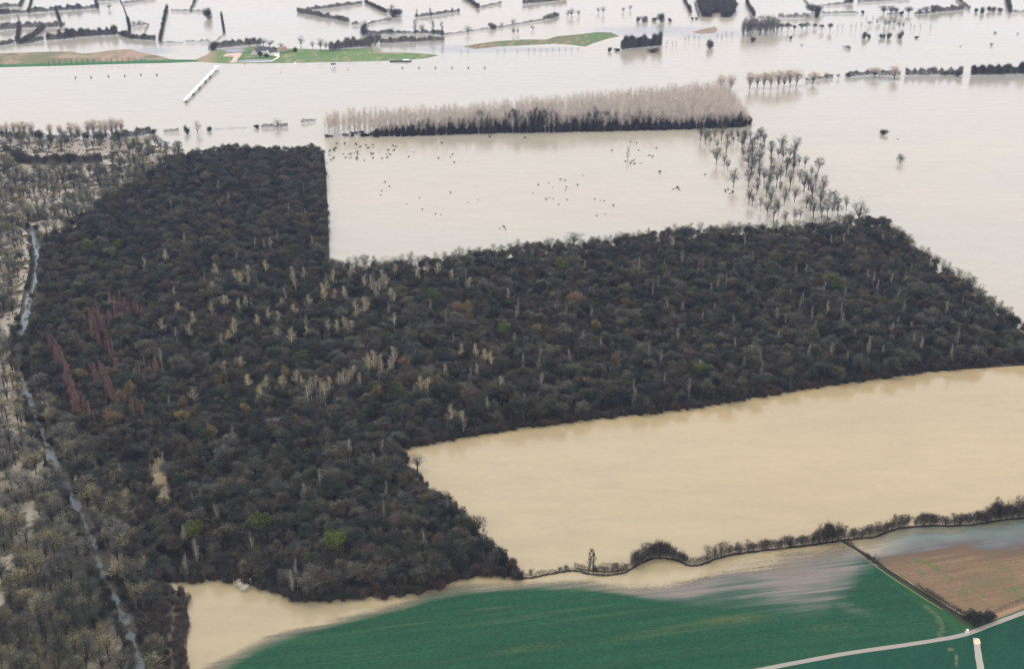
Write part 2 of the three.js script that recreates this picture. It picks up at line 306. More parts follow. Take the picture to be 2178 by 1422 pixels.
// a clipped or overgrown hedge: one thing, twigs along a line
function hedge(px, h, w, mat, label, { dens = 1, seed = 1, ragged = 0.5, tw = 0.2, name = 'hedge', category = 'hedge', group } = {}) {
  const f = rng(5000 + seed), line = ground(px), c = new MB(), pts = walk(line, 0.5); let arc = 0;
  for (const [x, z, dx, dz] of pts) {
    arc += 0.5; const hh = h * (1 - ragged / 2 + ragged * (1.1 * vnoise(arc / 4.5, seed, 4) + 0.5 * vnoise(arc / 17, seed, 6) - 0.2) + ragged * 0.4 * (f() - 0.5)), n = Math.max(1, Math.round(dens * 0.55 * (hh + 1) * (w + 1.5)));
    for (let i = 0; i < n; i++) {
      const o = (f() + f() - 1) * w * 0.6, s = rr(-0.5, 0.5, f) * 1.2, u = Math.pow(f(), 0.8);
      c.twig([x + dx * s - dz * o, u * hh * 0.85, z + dz * s + dx * o], norm([(f() - 0.5) * 1.1, 0.35 + f(), (f() - 0.5) * 1.1]), hh * rr(0.15, 0.34, f) + 0.3, tw * rr(0.6, 1.4, f), f);
    }
    c.tone(0.55 + 0.9 * vnoise(arc / 3, seed, 9), f);
  }
  const o = put(new THREE.Mesh(c.geo(), mat)); o.name = numbered(name); tag(o, label, category, group); return o;
}

// ------------------------------------------------------------------ ground of the woods, ditch, fields, roads
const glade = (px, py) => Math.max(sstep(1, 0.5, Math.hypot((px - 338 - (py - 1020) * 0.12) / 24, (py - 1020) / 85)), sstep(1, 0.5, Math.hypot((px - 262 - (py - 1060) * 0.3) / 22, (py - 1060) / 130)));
const woodPx = [
  [75, 530], [110, 485, 12], [180, 442, 12], [240, 402, 12], [312, 358, 12], [365, 322, 12], [430, 310, 12], [500, 304, 12], [570, 305, 12], [688, 304, 12],
  [692, 350, 10], [696, 430, 8], [700, 552, 12], [770, 556, 12], [900, 546, 12], [1000, 532, 12], [1130, 516, 12], [1240, 510, 12], [1330, 496, 12], [1430, 484, 12], [1520, 478, 12], [1610, 476, 12], [1720, 470, 12], [1800, 462, 12], [1840, 450, 12], [1890, 466, 12],
  [1935, 506, 12], [2000, 552, 12], [2060, 588, 12], [2110, 630, 12], [2160, 660, 12], [2205, 695, 12], [2330, 735, 12],
  [2330, 748], [2178, 768], [2080, 777], [1950, 792], [1830, 809], [1700, 827], [1550, 854], [1400, 876], [1240, 892], [1110, 909], [1000, 927], [900, 943], [848, 955],
  [858, 985, 4], [912, 1035, 6], [974, 1085, 6], [1038, 1145, 6], [1084, 1190, 5], [1106, 1222, 2],
  [1040, 1220], [980, 1230], [920, 1253], [860, 1264], [740, 1270], [680, 1279], [620, 1272], [560, 1250], [505, 1236], [460, 1228], [400, 1236], [320, 1236],
  [280, 1200], [240, 1130], [195, 1050], [160, 960], [110, 870], [60, 800], [45, 760], [60, 690], [75, 600],
];
const wood = ground(woodPx);
const ditchPx = [[62, 480], [76, 520], [74, 560], [66, 610], [57, 660], [44, 710], [36, 745], [42, 790], [58, 840], [75, 890], [97, 940], [118, 985], [138, 1025], [165, 1075], [182, 1115], [200, 1165], [218, 1210], [238, 1255], [258, 1305], [276, 1350], [292, 1395], [305, 1450], [318, 1500]];
const leftPx = [[-90, 292], [60, 296], [200, 298], [280, 300], [390, 318], [345, 372], [275, 424], [210, 462], [130, 500], [92, 530], [84, 600], [70, 690], [52, 760], [68, 800], [118, 870], [168, 960], [205, 1050], [250, 1130], [300, 1196], [338, 1232], [330, 1330], [350, 1500], [-160, 1500]];
const left = ground(leftPx);
{
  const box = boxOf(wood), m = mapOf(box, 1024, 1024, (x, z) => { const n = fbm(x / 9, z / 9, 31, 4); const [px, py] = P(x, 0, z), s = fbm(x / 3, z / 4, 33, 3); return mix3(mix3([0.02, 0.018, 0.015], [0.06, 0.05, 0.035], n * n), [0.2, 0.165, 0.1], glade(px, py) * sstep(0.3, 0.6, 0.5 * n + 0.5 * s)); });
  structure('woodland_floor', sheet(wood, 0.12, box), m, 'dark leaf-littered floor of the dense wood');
  const b2 = boxOf(left), f2 = (x, z) => {
    const [, py] = P(x, 0, z), n = fbm(x / 8, z / 11, 41, 4), p = fbm(x / 20, z / 28, 43, 3), s = fbm(x / 3.5, z / 5, 47, 3);
    const dry = [0.11, 0.094, 0.06], litter = [0.04, 0.035, 0.026], pool = [0.24, 0.205, 0.16];
    let c = mix3(litter, dry, sstep(0.3, 0.66, 0.6 * n + 0.4 * s)); const wet = sstep(0.47, 0.58, 0.5 * p + 0.5 * n + 0.1 * sstep(900, 400, py) - 0.09 * sstep(900, 1250, py));
    c = mix3(c, pool, wet * 0.85);
    return [...c, 1, mix(1, 0.3, wet)];
  };
  structure('flooded_woodland_floor', sheet(left, 0.1, b2), mapOf(b2, 1024, 1536, f2), 'patchy tan floor of reeds, litter and pools in the left wood');
}
const ditch = smooth(ground(ditchPx), 4), ditchDots = walk(ditch, 4).map(([x, z]) => [x, z, P(x, 0, z)[1] < 735]);
const wobble = ditch.map(([x, z]) => [x + 3.2 * (fbm(z / 14, 1, 141, 2) - 0.5), z]);
structure('stream', ribbon(wobble.flatMap((p, i) => i ? [[(p[0] + wobble[i - 1][0]) / 2, (p[1] + wobble[i - 1][1]) / 2], p] : [p]), (p) => { const [, py] = P(p[0], 0, p[1]), n = fbm(p[1] / 7, 4, 161, 3); return py < 730 ? 3.4 + 3 * n : py < 810 ? 0.3 : 0.4 + 5.2 * sstep(0.36, 0.66, n); }, 0.3, 0, 0.3), std([0.045, 0.056, 0.055], 0.24, { side: THREE.DoubleSide }), 'narrow blue grey stream winding down the left edge of the dark wood');
structure('stream_bank', ribbon(wobble.map(([x, z]) => [x + 1.2, z]), 13, 0.2, 9, 0.7), std([0.045, 0.04, 0.031], 1, { side: THREE.DoubleSide }), 'dark earth bank on both sides of the left stream');

// the fields in the foreground
const dirOf = (a, b) => { const p = G(...a), q = G(...b), l = Math.hypot(q[0] - p[0], q[1] - p[1]); return [(q[0] - p[0]) / l, (q[1] - p[1]) / l]; };
const FD = dirOf([900, 1390], [1500, 1318]), PD = dirOf([1950, 1245], [2178, 1206]);
const along = (x, z, d) => [x * d[0] + z * d[1], -x * d[1] + z * d[0]];
const openLine = [[360, 1450], [400, 1432], [470, 1398], [560, 1358], [640, 1333], [720, 1311], [800, 1294], [860, 1274], [920, 1257], [980, 1246], [1060, 1241], [1130, 1239], [1240, 1236], [1330, 1238], [1400, 1236], [1480, 1222], [1540, 1198], [1600, 1178], [1660, 1164], [1700, 1152], [1800, 1138]];
const greenLine = [[400, 1474], [480, 1428], [560, 1382], [640, 1352], [720, 1330], [800, 1310], [860, 1296], [920, 1277], [980, 1265], [1060, 1257], [1130, 1253], [1240, 1254], [1330, 1268], [1400, 1284], [1480, 1296], [1560, 1306], [1650, 1322], [1720, 1326], [1760, 1318], [1800, 1288], [1830, 1246], [1870, 1208], [1900, 1200]];
{
  const poly = ground([[340, 1500], [395, 1430], [470, 1392], [560, 1350], [700, 1308], [850, 1268], [920, 1248], [980, 1238], [1120, 1230], [1220, 1214], [1320, 1220], [1370, 1198], [1420, 1188], [1470, 1204], [1540, 1184], [1660, 1166], [1790, 1151], [1830, 1178], [1900, 1225], [1970, 1270], [2040, 1310], [2052, 1345], [1950, 1372], [1800, 1396], [1620, 1428], [1400, 1500]]);
  const box = boxOf(poly);
  const fn = (x, z) => {
    const [px, py] = P(x, 0, z), [a, c] = along(x, z, FD);
    const st = fbm(a / 42, c / 1.7, 61, 4), st2 = fbm(a / 90, c / 7, 63, 3), fine = fbm(x / 1.1, z / 1.1, 65, 2), big = fbm(x / 30, z / 18, 67, 3);
    let col = mix3([0.0065, 0.035, 0.0185], [0.0125, 0.047, 0.0225], st2);
    const drill = Math.abs(((c / 1.9) % 1 + 1) % 1 - 0.5) * 2, tram = sstep(0.12, 0.05, Math.abs(((c / 17 + 0.3) % 1 + 1) % 1 - 0.5)) * 0.5;
    col = col.map((v) => v * (0.7 + 0.6 * fine) * (0.8 + 0.4 * st) * (0.93 + 0.14 * drill)); col = mix3(col, [0.03, 0.045, 0.026], tram * 0.35);
    const yel = sstep(0.6, 0.8, st2 * 0.6 + st * 0.4) * 0.5; col = mix3(col, [0.04, 0.058, 0.025], yel);
    const thin = sstep(1, 0.1, Math.hypot((px - 1560) / 110, (py - 1317 + (px - 1560) * 0.06) / 15)) + 0.8 * sstep(1, 0.1, Math.hypot((px - 1130) / 130, (py - 1376 + (px - 1130) * 0.13) / 11)) + 0.5 * sstep(1, 0.1, Math.hypot((px - 1400) / 170, (py - 1345 + (px - 1400) * 0.14) / 13)) + 0.7 * sstep(1, 0.1, Math.hypot((px - 1040) / 80, (py - 1294 + (px - 1040) * 0.1) / 5)) + 0.5 * sstep(1, 0.1, Math.hypot((px - 1760) / 90, (py - 1333 + (px - 1760) * 0.1) / 14));
    col = mix3(col, [0.055, 0.066, 0.028], 0.6 * clamp(thin) * sstep(0.2, 0.7, 0.5 * fine + 0.5 * st + 0.1));
    const verge = sstep(34, 14, distTo([x, z], vergeLine) * 4.2) * sstep(1860, 1990, px); col = mix3(col, [0.018, 0.058, 0.018], 0.6 * verge);
    const track = sstep(2.2, 0.8, Math.abs(distTo([x, z], wheelLine))); col = mix3(col, [0.13, 0.12, 0.07], 0.45 * track * fine);
    // shallow flood over the crop: fully open water at openLine, dry at greenLine
    const narrow = sstep(1420, 1250, px), o = curve(openLine, px) - 9 * narrow, g = Math.max(o + 6, curve(greenLine, px) + 4 * narrow);
    let w = clamp((g - py) / (g - o)); // 0 dry .. 1 open
    const wb = w + (st - 0.5) * 0.36 * sstep(0.0, 0.25, w) * sstep(1.1, 0.7, w) + (big - 0.5) * 0.4 * sstep(0.03, 0.3, w) * sstep(1.15, 0.7, w);
    const trail = sstep(1.1, 0, Math.hypot((px - 1810) / 150, (py - 1292 - (px - 1810) * 0.4) / 24)) * sstep(0.2, 0.8, 0.45 * st + 0.35 * big + 0.2 * fine);
    w = Math.max(clamp(wb), trail * 0.3);
    const wetc = mix3([0.06, 0.075, 0.067], [0.118, 0.1, 0.084], sstep(0.12, 0.6, w + 0.35 * (st - 0.5) + 0.2 * (big - 0.5)));
    col = mix3(col, mix3(wetc, [0.11, 0.105, 0.075], narrow), sstep(-0.03, 0.6, w) * (0.8 + 0.4 * st));
    return [...col, 1 - sstep(mix(0.55, 0.2, narrow), mix(1.0, 0.92, narrow), w + 0.2 * (st2 - 0.5) + 0.16 * (fine - 0.5)), mix(1, 0.3, sstep(0.05, 0.5, w))];
  };
  const vergeLine = ground([[1800, 1160], [1900, 1230], [1990, 1290], [2040, 1318], [2052, 1345]]), wheelLine = smooth(ground([[1970, 1290], [1995, 1312], [2003, 1335], [2000, 1356]]), 4);
  function distTo(p, line) { let d = 1e9; for (let i = 1; i < line.length; i++) { const a = line[i - 1], b = line[i], vx = b[0] - a[0], vz = b[1] - a[1], t = clamp(((p[0] - a[0]) * vx + (p[1] - a[1]) * vz) / (vx * vx + vz * vz)); d = Math.min(d, Math.hypot(p[0] - a[0] - vx * t, p[1] - a[1] - vz * t)); } return d; }
  structure('green_field', sheet(poly, 0.05, box), mapOf(box, 2048, 700, fn, true, 0.32), 'green winter crop half drowned along its upper edge');
}
{
  const poly = ground([[1796, 1153], [1832, 1143], [1862, 1141], [1902, 1126], [1952, 1119], [2032, 1117], [2082, 1114], [2132, 1105], [2178, 1101], [2330, 1078], [2330, 1225], [2178, 1284], [2112, 1308], [2085, 1312], [2050, 1305], [1975, 1262], [1905, 1217], [1840, 1178]]), box = boxOf(poly);
  const brownTop = [[1796, 1182], [1850, 1204], [1900, 1188], [1940, 1176], [2000, 1170], [2060, 1168], [2120, 1172], [2178, 1170], [2330, 1150]];
  const openTop = [[1796, 1150], [1840, 1158], [1900, 1142], [1950, 1128], [2050, 1122], [2178, 1104], [2330, 1080]];
  const spots = [[1960, 1194, 26, 5, 0.28], [1990, 1208, 16, 6, 0.6], [2012, 1223, 6, 4, 0.3], [2023, 1230, 5, 4, 0.3], [2048, 1243, 4, 3, 0], [2062, 1250, 5, 3, 0.3], [2074, 1258, 4, 3, 0.3], [2088, 1266, 8, 4, 0.2], [2160, 1252, 25, 5, -0.2], [1960, 1216, 12, 5, 0.5]];
  const fn = (x, z) => {
    const [px, py] = P(x, 0, z), [a, c] = along(x, z, PD), st = fbm(a / 30, c / 1.3, 71, 4), fine = fbm(x / 1, z / 1, 73, 2), big = fbm(x / 14, z / 10, 75, 3);
    let col = mix3([0.066, 0.046, 0.028], [0.143, 0.096, 0.056], 0.2 + 0.8 * st).map((v) => v * (0.8 + 0.4 * fine));
    col = mix3(col, [0.075, 0.07, 0.033], 0.6 * sstep(0.56, 0.72, big * 0.6 + st * 0.4));
    for (const [sx, sy, rx, ry, sl] of spots) { const d = Math.hypot((px - sx) / rx, (py - sy - (px - sx) * sl) / ry); col = mix3(col, [0.02, 0.085, 0.02], 0.5 * sstep(1.25, 0.3, d + 0.9 * (fine - 0.5))); }
    const t = curve(brownTop, px), o = curve(openTop, px);
    col = mix3(col, [0.075, 0.05, 0.035], 0.7 * sstep(t + 26, t + 2, py + (st - 0.5) * 16)); // soaked soil
    let w = clamp((t - py + (big - 0.5) * 22 + (st - 0.5) * 14) / Math.max(8, t - o));
    const wet = mix3([0.065, 0.06, 0.06], mix3([0.085, 0.105, 0.09], [0.2, 0.17, 0.12], sstep(1960, 1830, px)), sstep(0.1, 0.8, w));
    col = mix3(col, wet, sstep(0, 0.3, w));
    return [...col, 1 - 0.55 * sstep(0.7, 1, w), mix(1, 0.28, sstep(0.05, 0.4, w))];
  };
  structure('ploughed_field', sheet(poly, 0.07, box), mapOf(box, 1024, 700, fn, true), 'brown ploughed field with a flooded upper edge');
}
{
  const poly = ground([[1500, 1560], [1630, 1424], [1800, 1393], [1950, 1371], [2052, 1352], [2110, 1331], [2178, 1303], [2340, 1236], [2400, 1560]]), box = boxOf(poly);
  const fn = (x, z) => { const [a, c] = along(x, z, dirOf([2110, 1420], [2120, 1360])), st = fbm(a / 30, c / 1.6, 81, 4), fine = fbm(x / 1.1, z / 1.1, 83, 2), [px, py] = P(x, 0, z); let col = mix3([0.007, 0.034, 0.022], [0.011, 0.044, 0.025], st).map((v) => v * (0.8 + 0.4 * fine)); const sp = sstep(1, 0.2, Math.hypot((px - 2022) / 12, (py - 1381) / 5)) + 0.7 * sstep(1, 0.2, Math.hypot((px - 2035) / 5, (py - 1402) / 22)); return mix3(col, [0.16, 0.14, 0.075], clamp(sp) * fine); };
  structure('crop_field', sheet(poly, 0.055, box), mapOf(box, 1024, 512, fn, false, 0.2), 'green crop in the corner below the farm road');
  const strip = ground([[2085, 1312], [2112, 1308], [2178, 1284], [2340, 1222], [2340, 1240], [2178, 1299], [2112, 1324], [2078, 1340], [2050, 1345], [2040, 1310], [2055, 1308]]), b = boxOf(strip);
  structure('verge', sheet(strip, 0.09, b), mapOf(b, 512, 256, (x, z) => { const n = fbm(x / 4, z / 2, 85, 3), [px, py] = P(x, 0, z); const brown = sstep(2085, 2120, px) * sstep(curve([[2085, 1330], [2178, 1294], [2340, 1232]], px) + 3, curve([[2085, 1330], [2178, 1294], [2340, 1232]], px) - 3, py); return mix3(mix3([0.014, 0.048, 0.02], [0.028, 0.06, 0.022], n), [0.2, 0.115, 0.075], brown * (0.7 + 0.3 * n)); }), 'grass verge and bare strip above the farm road');
  const road = smooth(ground([[1560, 1436], [1640, 1420], [1800, 1390], [1950, 1368], [2050, 1350], [2110, 1328], [2178, 1303], [2330, 1242]]), 6);
  const rm = std([0.19, 0.175, 0.15], 0.95, { side: THREE.DoubleSide });
  structure('farm_road', ribbon(road, 2.7, 0.16, 2.5, 0.12), rm, 'pale grey farm road crossing the lower right corner');
  const tr = smooth(ground([[2077, 1357], [2079, 1372], [2082, 1395], [2088, 1430], [2096, 1480]]), 4);
  structure('farm_track', ribbon(tr, 2.9, 0.14, 3.2, 0.15), std([0.22, 0.205, 0.17], 0.95, { side: THREE.DoubleSide }), 'pale side track leaving the farm road');
  structure('gravel_patch', sheet(ground([[2072, 1362], [2077, 1357], [2084, 1359], [2087, 1368], [2082, 1371], [2073, 1370]]), 0.2), std([0.4, 0.33, 0.23], 1), 'pale gravel at the head of the side track');
}
// river banks and islands that stand clear of the flood
function bank(name, px, label, fn, y = 0.06) { const poly = ground(px), box = boxOf(poly); structure(name, sheet(poly, y, box), mapOf(box, 768, 384, (x, z) => { const [a, b] = P(x, 0, z); return fn(x, z, a, b); }), label); }
bank('river_bank', [[-80, 116], [0, 113], [60, 111], [150, 109], [172, 114], [200, 112], [240, 106], [275, 104], [300, 111], [330, 117], [352, 122], [362, 126], [420, 127], [420, 131], [350, 134], [250, 136], [120, 140], [0, 143], [-80, 146]], 'brown and green river bank at the upper left', (x, z, px, py) => {
  const n = fbm(x / 30, z / 50, 91, 4), s = fbm(x / 9, z / 30, 93, 3), edge = curve([[-80, 146], [0, 143], [120, 140], [250, 136], [350, 134], [420, 131]], px);
  let c = mix3([0.11, 0.105, 0.06], [0.22, 0.155, 0.115], sstep(0.35, 0.65, n + (px - 150) * 0.0006)); c = mix3(c, [0.1, 0.115, 0.05], sstep(0.55, 0.75, s) * 0.7);
  return mix3(c, [0.03, 0.095, 0.035], sstep(9, 4, edge - py + (s - 0.5) * 5));
});
bank('river_bank', [[416, 131], [418, 125], [440, 116], [452, 108], [505, 103], [556, 98], [600, 103], [650, 104], [700, 106], [740, 104], [790, 103], [797, 109], [860, 111], [925, 116], [932, 118], [905, 124], [870, 127], [830, 129], [700, 132], [600, 134], [480, 135]], 'green grassy bank of the farm in the upper centre', (x, z, px, py) => {
  const n = fbm(x / 25, z / 60, 95, 4), s = fbm(x / 6, z / 20, 97, 3);
  let c = mix3([0.06, 0.11, 0.04], [0.1, 0.145, 0.055], n); c = mix3(c, [0.2, 0.17, 0.1], 0.75 * sstep(0.6, 0.75, s)); c = mix3(c, [0.22, 0.16, 0.11], sstep(470, 440, px) * 0.8);
  c = mix3(c, [0.2, 0.2, 0.24], Math.max(sstep(1, 0.4, Math.hypot((px - 497) / 30, (py - 107) / 6)), sstep(1, 0.4, Math.hypot((px - 545) / 50, (py - 129) / 4)))); return mix3(c, [0.27, 0.2, 0.16], 0.8 * sstep(1, 0.3, Math.hypot((px - 830) / 55, (py - 111) / 4)));
});
bank('river_island', [[985, 99], [1010, 94], [1050, 88], [1110, 84], [1160, 84], [1185, 77], [1240, 72], [1270, 68], [1300, 69], [1318, 77], [1290, 83], [1262, 92], [1245, 99], [1215, 95], [1180, 93], [1120, 96], [1060, 99], [1010, 104]], 'long green and brown island between the river and the flooded meadows', (x, z, px) => { const n = fbm(x / 22, z / 60, 99, 4), s = fbm(x / 8, z / 22, 101, 3); return mix3(mix3([0.11, 0.105, 0.06], [0.075, 0.11, 0.045], sstep(0.35, 0.6, n + (px - 1150) * 0.001)), [0.19, 0.135, 0.09], 0.7 * sstep(0.55, 0.7, s)); });
bank('river_island', [[1472, 68], [1495, 62], [1522, 56], [1527, 64], [1520, 70], [1490, 72]], 'small red brown islet below the dark wood at the top', (x, z) => mix3([0.14, 0.125, 0.08], [0.22, 0.14, 0.11], fbm(x / 18, z / 40, 103, 3)));

// ------------------------------------------------------------------ the dense wood
const usedSpots = [];
const near = (p, list, d) => list.some((q) => Math.abs(p[0] - q[0]) < d && Math.abs(p[1] - q[1]) < d && Math.hypot(p[0] - q[0], p[1] - q[1]) < d);
// pale birches: crown centres seen at
const birchPx = [[565, 565], [455, 572], [462, 582], [500, 588], [512, 592], [525, 577], [620, 580], [625, 592], [645, 583], [450, 610], [475, 640], [483, 637], [450, 655], [520, 640], [508, 648], [597, 646], [625, 660], [657, 640], [690, 628], [712, 630], [733, 625], [685, 617], [695, 607], [710, 590], [775, 597], [790, 600], [745, 577], [755, 648], [775, 645], [757, 665], [773, 655], [410, 672], [545, 685], [495, 695], [570, 670], [590, 675], [698, 690], [715, 692], [732, 690], [747, 692], [485, 715], [587, 705], [620, 718], [650, 705], [510, 770], [478, 780], [525, 810], [565, 815], [600, 810], [632, 800], [640, 810], [660, 815], [680, 820], [690, 825], [730, 800], [750, 795], [720, 810], [785, 775], [410, 840], [555, 838],
  [780, 563], [812, 588], [820, 596], [806, 602], [800, 615], [830, 625], [838, 632], [840, 570], [885, 582], [908, 572], [930, 575], [962, 582], [998, 598], [870, 562], [730, 622], [838, 675], [730, 690], [782, 762], [795, 765], [812, 772], [830, 775], [740, 800], [765, 805], [835, 755], [945, 790], [1012, 745], [1030, 752], [1045, 762], [980, 745], [1065, 820], [960, 880], [985, 885], [895, 815], [910, 815], [600, 815], [655, 830], [672, 808], [700, 812], [380, 655], [402, 700], [345, 690], [305, 560], [350, 545]];
const larchRows = [[[105, 728], [125, 755], [138, 790], [148, 830], [165, 880]], [[118, 735], [138, 775], [150, 815], [170, 865], [180, 890]], [[193, 668], [200, 700], [208, 735]], [[205, 660], [215, 690], [225, 720]], [[228, 728], [240, 755], [250, 785]], [[213, 780], [225, 805], [240, 845]], [[197, 780], [205, 805]], [[235, 640], [250, 665]], [[255, 638], [272, 665]], [[288, 785], [302, 812]], [[310, 775], [318, 790]], [[325, 775], [335, 790]], [[270, 845], [285, 875]], [[295, 862], [303, 882]], [[180, 850], [200, 895]], [[285, 645], [300, 672]], [[228, 672], [236, 690]]];
const greens = [[715, 1145, 54, 'bright yellow-green crown near the bottom shore of the wood, left of the sloping wood edge'], [550, 1105, 50, 'dull green crown in the lower wood, left of the bright yellow-green one'], [410, 1120, 44, 'dark green crown in the lower left wood near the leftmost strip of larch scrub'], [920, 628, 36, 'vivid green round crown in the middle of the wood below the tan water'], [1075, 698, 34, 'green crown at the very middle of the dark wood'], [1410, 574, 26, 'yellow-green crown in the upper wood near the line of shoreline trees'], [1490, 786, 30, 'green crown close above the near shore of the right half of the wood'], [1475, 620, 26, 'small green crown in the right half of the wood, amid pale trunks'], [1768, 592, 34, 'larger green crown in the right end of the wood'], [1785, 605, 28, 'lower of the two green crowns in the right end of the wood'], [186, 522, 30, 'green crown at the left end of the wood near the stream head'], [248, 521, 24, 'olive green crown right beside the green one at the left end of the wood'], [1655, 546, 22, 'small green crown in the upper right wood'], [640, 762, 34, 'olive green crown in the left half among the pale birches'], [1195, 560, 30, 'olive green crown close to the far edge of the wood'], [840, 828, 32, 'bright olive crown in the wood left of the near shore corner']];
const ochres = [[390, 882, 26], [240, 890, 30], [232, 880, 24], [275, 825, 22], [175, 795, 24], [975, 655, 24], [995, 652, 22], [930, 810, 20], [860, 770, 20], [800, 830, 20], [450, 915, 24], [255, 845, 24], [520, 868, 18], [1000, 670, 16], [1225, 632, 34], [605, 790, 16], [475, 800, 16], [465, 808, 14], [1270, 690, 16], [385, 855, 18], [1490, 560, 14], [1140, 700, 18], [1310, 760, 20]];
for (const [px, py] of birchPx) usedSpots.push(G(px, py, 10));
{
  const f = rng(77); // slender pale stems scattered through the right half
  for (let i = 0; i < 820; i++) {
    const px = rr(330, 2130, f), py = rr(330, 1230, f), p = G(px, py, 10);
    if (inside(p, wood) && f() < (px > 1650 ? 0.95 : px > 1090 ? 0.6 : 0.3) * (py < 720 ? 1 : 0.55)) { birchPx.push([px, py, 1]); usedSpots.push(p); }
  }
}
const larchAt = []; for (const r of larchRows) for (const [x, z] of walk(ground(r, 9), 4)) larchAt.push([x + rr(-2.2, 2.2), z + rr(-2, 2)]);
const greenAt = greens.map(([px, py]) => G(px, py, 12)), ochreAt = ochres.map(([px, py]) => G(px, py, 12));
birchPx.forEach(([px, py, slim]) => {
  const [x, z] = G(px, py, 12.5), k = rr(0.8, 1.25);
  if (slim) tree('birch_tree', pick(S.birch), x, z, k * rr(0.5, 0.85), rr(1.08, 1.38), M.thin[idx(M.thin)], M.poplarBark, 'slender grey birch stem rising singly through the dark canopy', 'birch tree', 'slender grey birches scattered through the wood');
  else tree('birch_tree', pick(S.birch), x, z, k * 1.3, rr(1.15, 1.4), pick(M.birch), M.paleBark, 'straw-coloured birch with a white trunk among the dark trees of the left half', 'birch tree', 'straw-coloured birches in the wood');
});
larchAt.forEach(([x, z]) => tree('larch_tree', pick(S.larch), x, z, rr(0.65, 1.25), rr(0.75, 1.25), pick(M.larch), M.bark, 'red-brown conical larch in the slanting rows at the left of the wood', 'larch tree', 'red-brown larches in rows'));
greens.forEach(([px, py, w, label], i) => { const [x, z] = greenAt[i], s = pick(S.leafy); tree('ivy_clad_tree', s, x, z, w * 1.15 * mPerPx(px, py) / 2 / s.r, 18 / s.h, M.green[i % 2], M.bark, label, 'tree'); });
ochres.forEach(([px, py, w], i) => { const [x, z] = ochreAt[i], s = pick(S.oak); tree('ochre_tree', s, x, z, w * 1.2 * mPerPx(px, py) / 2 / s.r, 17.5 / s.h, M.ochre[i % 3], M.bark, 'ochre to rust-coloured tree crown among the dark bare crowns of the wood', 'tree', 'ochre crowns scattered in the wood'); });
{
  const f = rng(11), taken = [...greenAt, ...ochreAt];
  const offDitch = (p) => ditchDots.every((q) => Math.hypot(p[0] - q[0], p[1] - q[1]) > (q[2] ? 8 : 4.5));
  const ragged = (p) => inside([p[0] + 9 * (fbm(p[0] / 12, p[1] / 12, 151, 2) - 0.5), p[1] + 9 * (fbm(p[0] / 12, p[1] / 12, 153, 2) - 0.5)], wood);
  const pts = scatter(wood.map(([x, z]) => [x * 1.012, z]), 6.0, f, (p) => ragged(p) && seen(p) && offDitch(p) && f() > 0.8 * glade(...P(p[0], 0, p[1])) && !near(p, taken, 5) && !near(p, usedSpots, 2.2) && !near(p, larchAt, 2.6) && fbm(p[0] / 10, p[1] / 10, 131, 2) > 0.24);
  const spec = pts.map((p) => { const patch = fbm(p[0] / 45, p[1] / 45, 121, 3), k = Math.pow(f(), 1.7); return { p, d: -p[1], sw: mix(0.45, 1.32, k) * (0.9 + 0.2 * patch), sh: mix(0.6, 1.16, 0.5 * k + 0.5 * f()) * (0.86 + 0.26 * patch), t: Math.floor(f() * M.wood.length * 0.999) }; });
  spec.sort((a, b) => a.d - b.d);
  const close = spec.filter((s) => inFrame(s.p, 10)).slice(0, 300), set = new Set(close);
  for (const s of close) tree('bare_tree', pick(S.oak), s.p[0], s.p[1], s.sw, s.sh, M.wood[s.t], M.darkBark, 'dark grey-brown bare tree in the near part of the dense wood', 'tree', 'bare trees of the dense wood');
  mass('bare_woodland', S.oak, spec.filter((s) => !set.has(s)).map((s) => { const c = M.wood[s.t].color, v = rr(0.82, 1.25, f); return [s.p[0], s.p[1], s.sw, s.sh, [c.r * v, c.g * v, c.b * v]]; }), M.darkBark, 'dense mass of bare grey-brown trees filling the middle of the picture');
  console.log('wood trees', spec.length);
  // low scrub along the shores closes the wood at its foot
  const shore = woodPx.slice(33, 64), list = [];
  for (const [x, z, dx, dz] of walk(ground(shore), 2.2)) list.push([x - dz * rr(-2.6, 2.2, f), z + dx * rr(-2.6, 2.2, f), rr(0.6, 1.1, f), rr(0.7, 1.6, f), pick([[0.06, 0.05, 0.04], [0.045, 0.045, 0.04], [0.085, 0.055, 0.045], [0.05, 0.055, 0.04]], f)]);
  mass('undergrowth', S.thick, list, M.darkBark, 'dark undergrowth fringing the near shore of the wood');
}
// tall airy trees along the far shore of the wood, seen against the pale water
{
  const f = rng(13), pts = [];
  for (const [a, b, step] of [[[[740, 562], [900, 552], [1000, 540], [1130, 524], [1240, 518], [1330, 505], [1430, 493], [1520, 486], [1610, 484], [1720, 478], [1820, 466]], 0, 7.5], [[[1890, 478], [1935, 516], [2000, 560], [2060, 596], [2110, 640], [2160, 670]], 1, 12]])
    for (const [x, z] of walk(ground(a, 10), step)) pts.push([x + rr(-2, 2, f), z + rr(-5, 2, f), b]);
  for (const [x, z, b] of pts) { const s = pick(S.airy, f); tree('shore_tree', s, x, z, rr(0.7, 1.35, f), rr(0.95, 1.25, f), f() < 0.3 ? M.olive : pick(M.left, f), M.bark, b ? 'thin bare tree on the right-hand shore edge of the dense wood' : 'thin bare tree on the far shore of the wood against the pale clearing water', 'tree', b ? 'trees of the right-hand wood edge' : 'trees along the far shore of the wood'); }
  treeAt('shore_tree', S.open[1], 1826, 478, 418, 34, M.wood[4], M.darkBark, 'tall dark tree at the peak of the far right wood corner', 'tree');
  treeAt('shore_tree', S.open[2], 888, 1000, 962, 34, M.wood[4], M.darkBark, 'lone bare tree leaning over the water at the inner corner of the near shore', 'tree');
  treeAt('shore_tree', S.open[3], 1220, 520, 494, 42, M.wood[6], M.bark, 'wide domed bare tree on the far shore of the wood', 'tree');
}

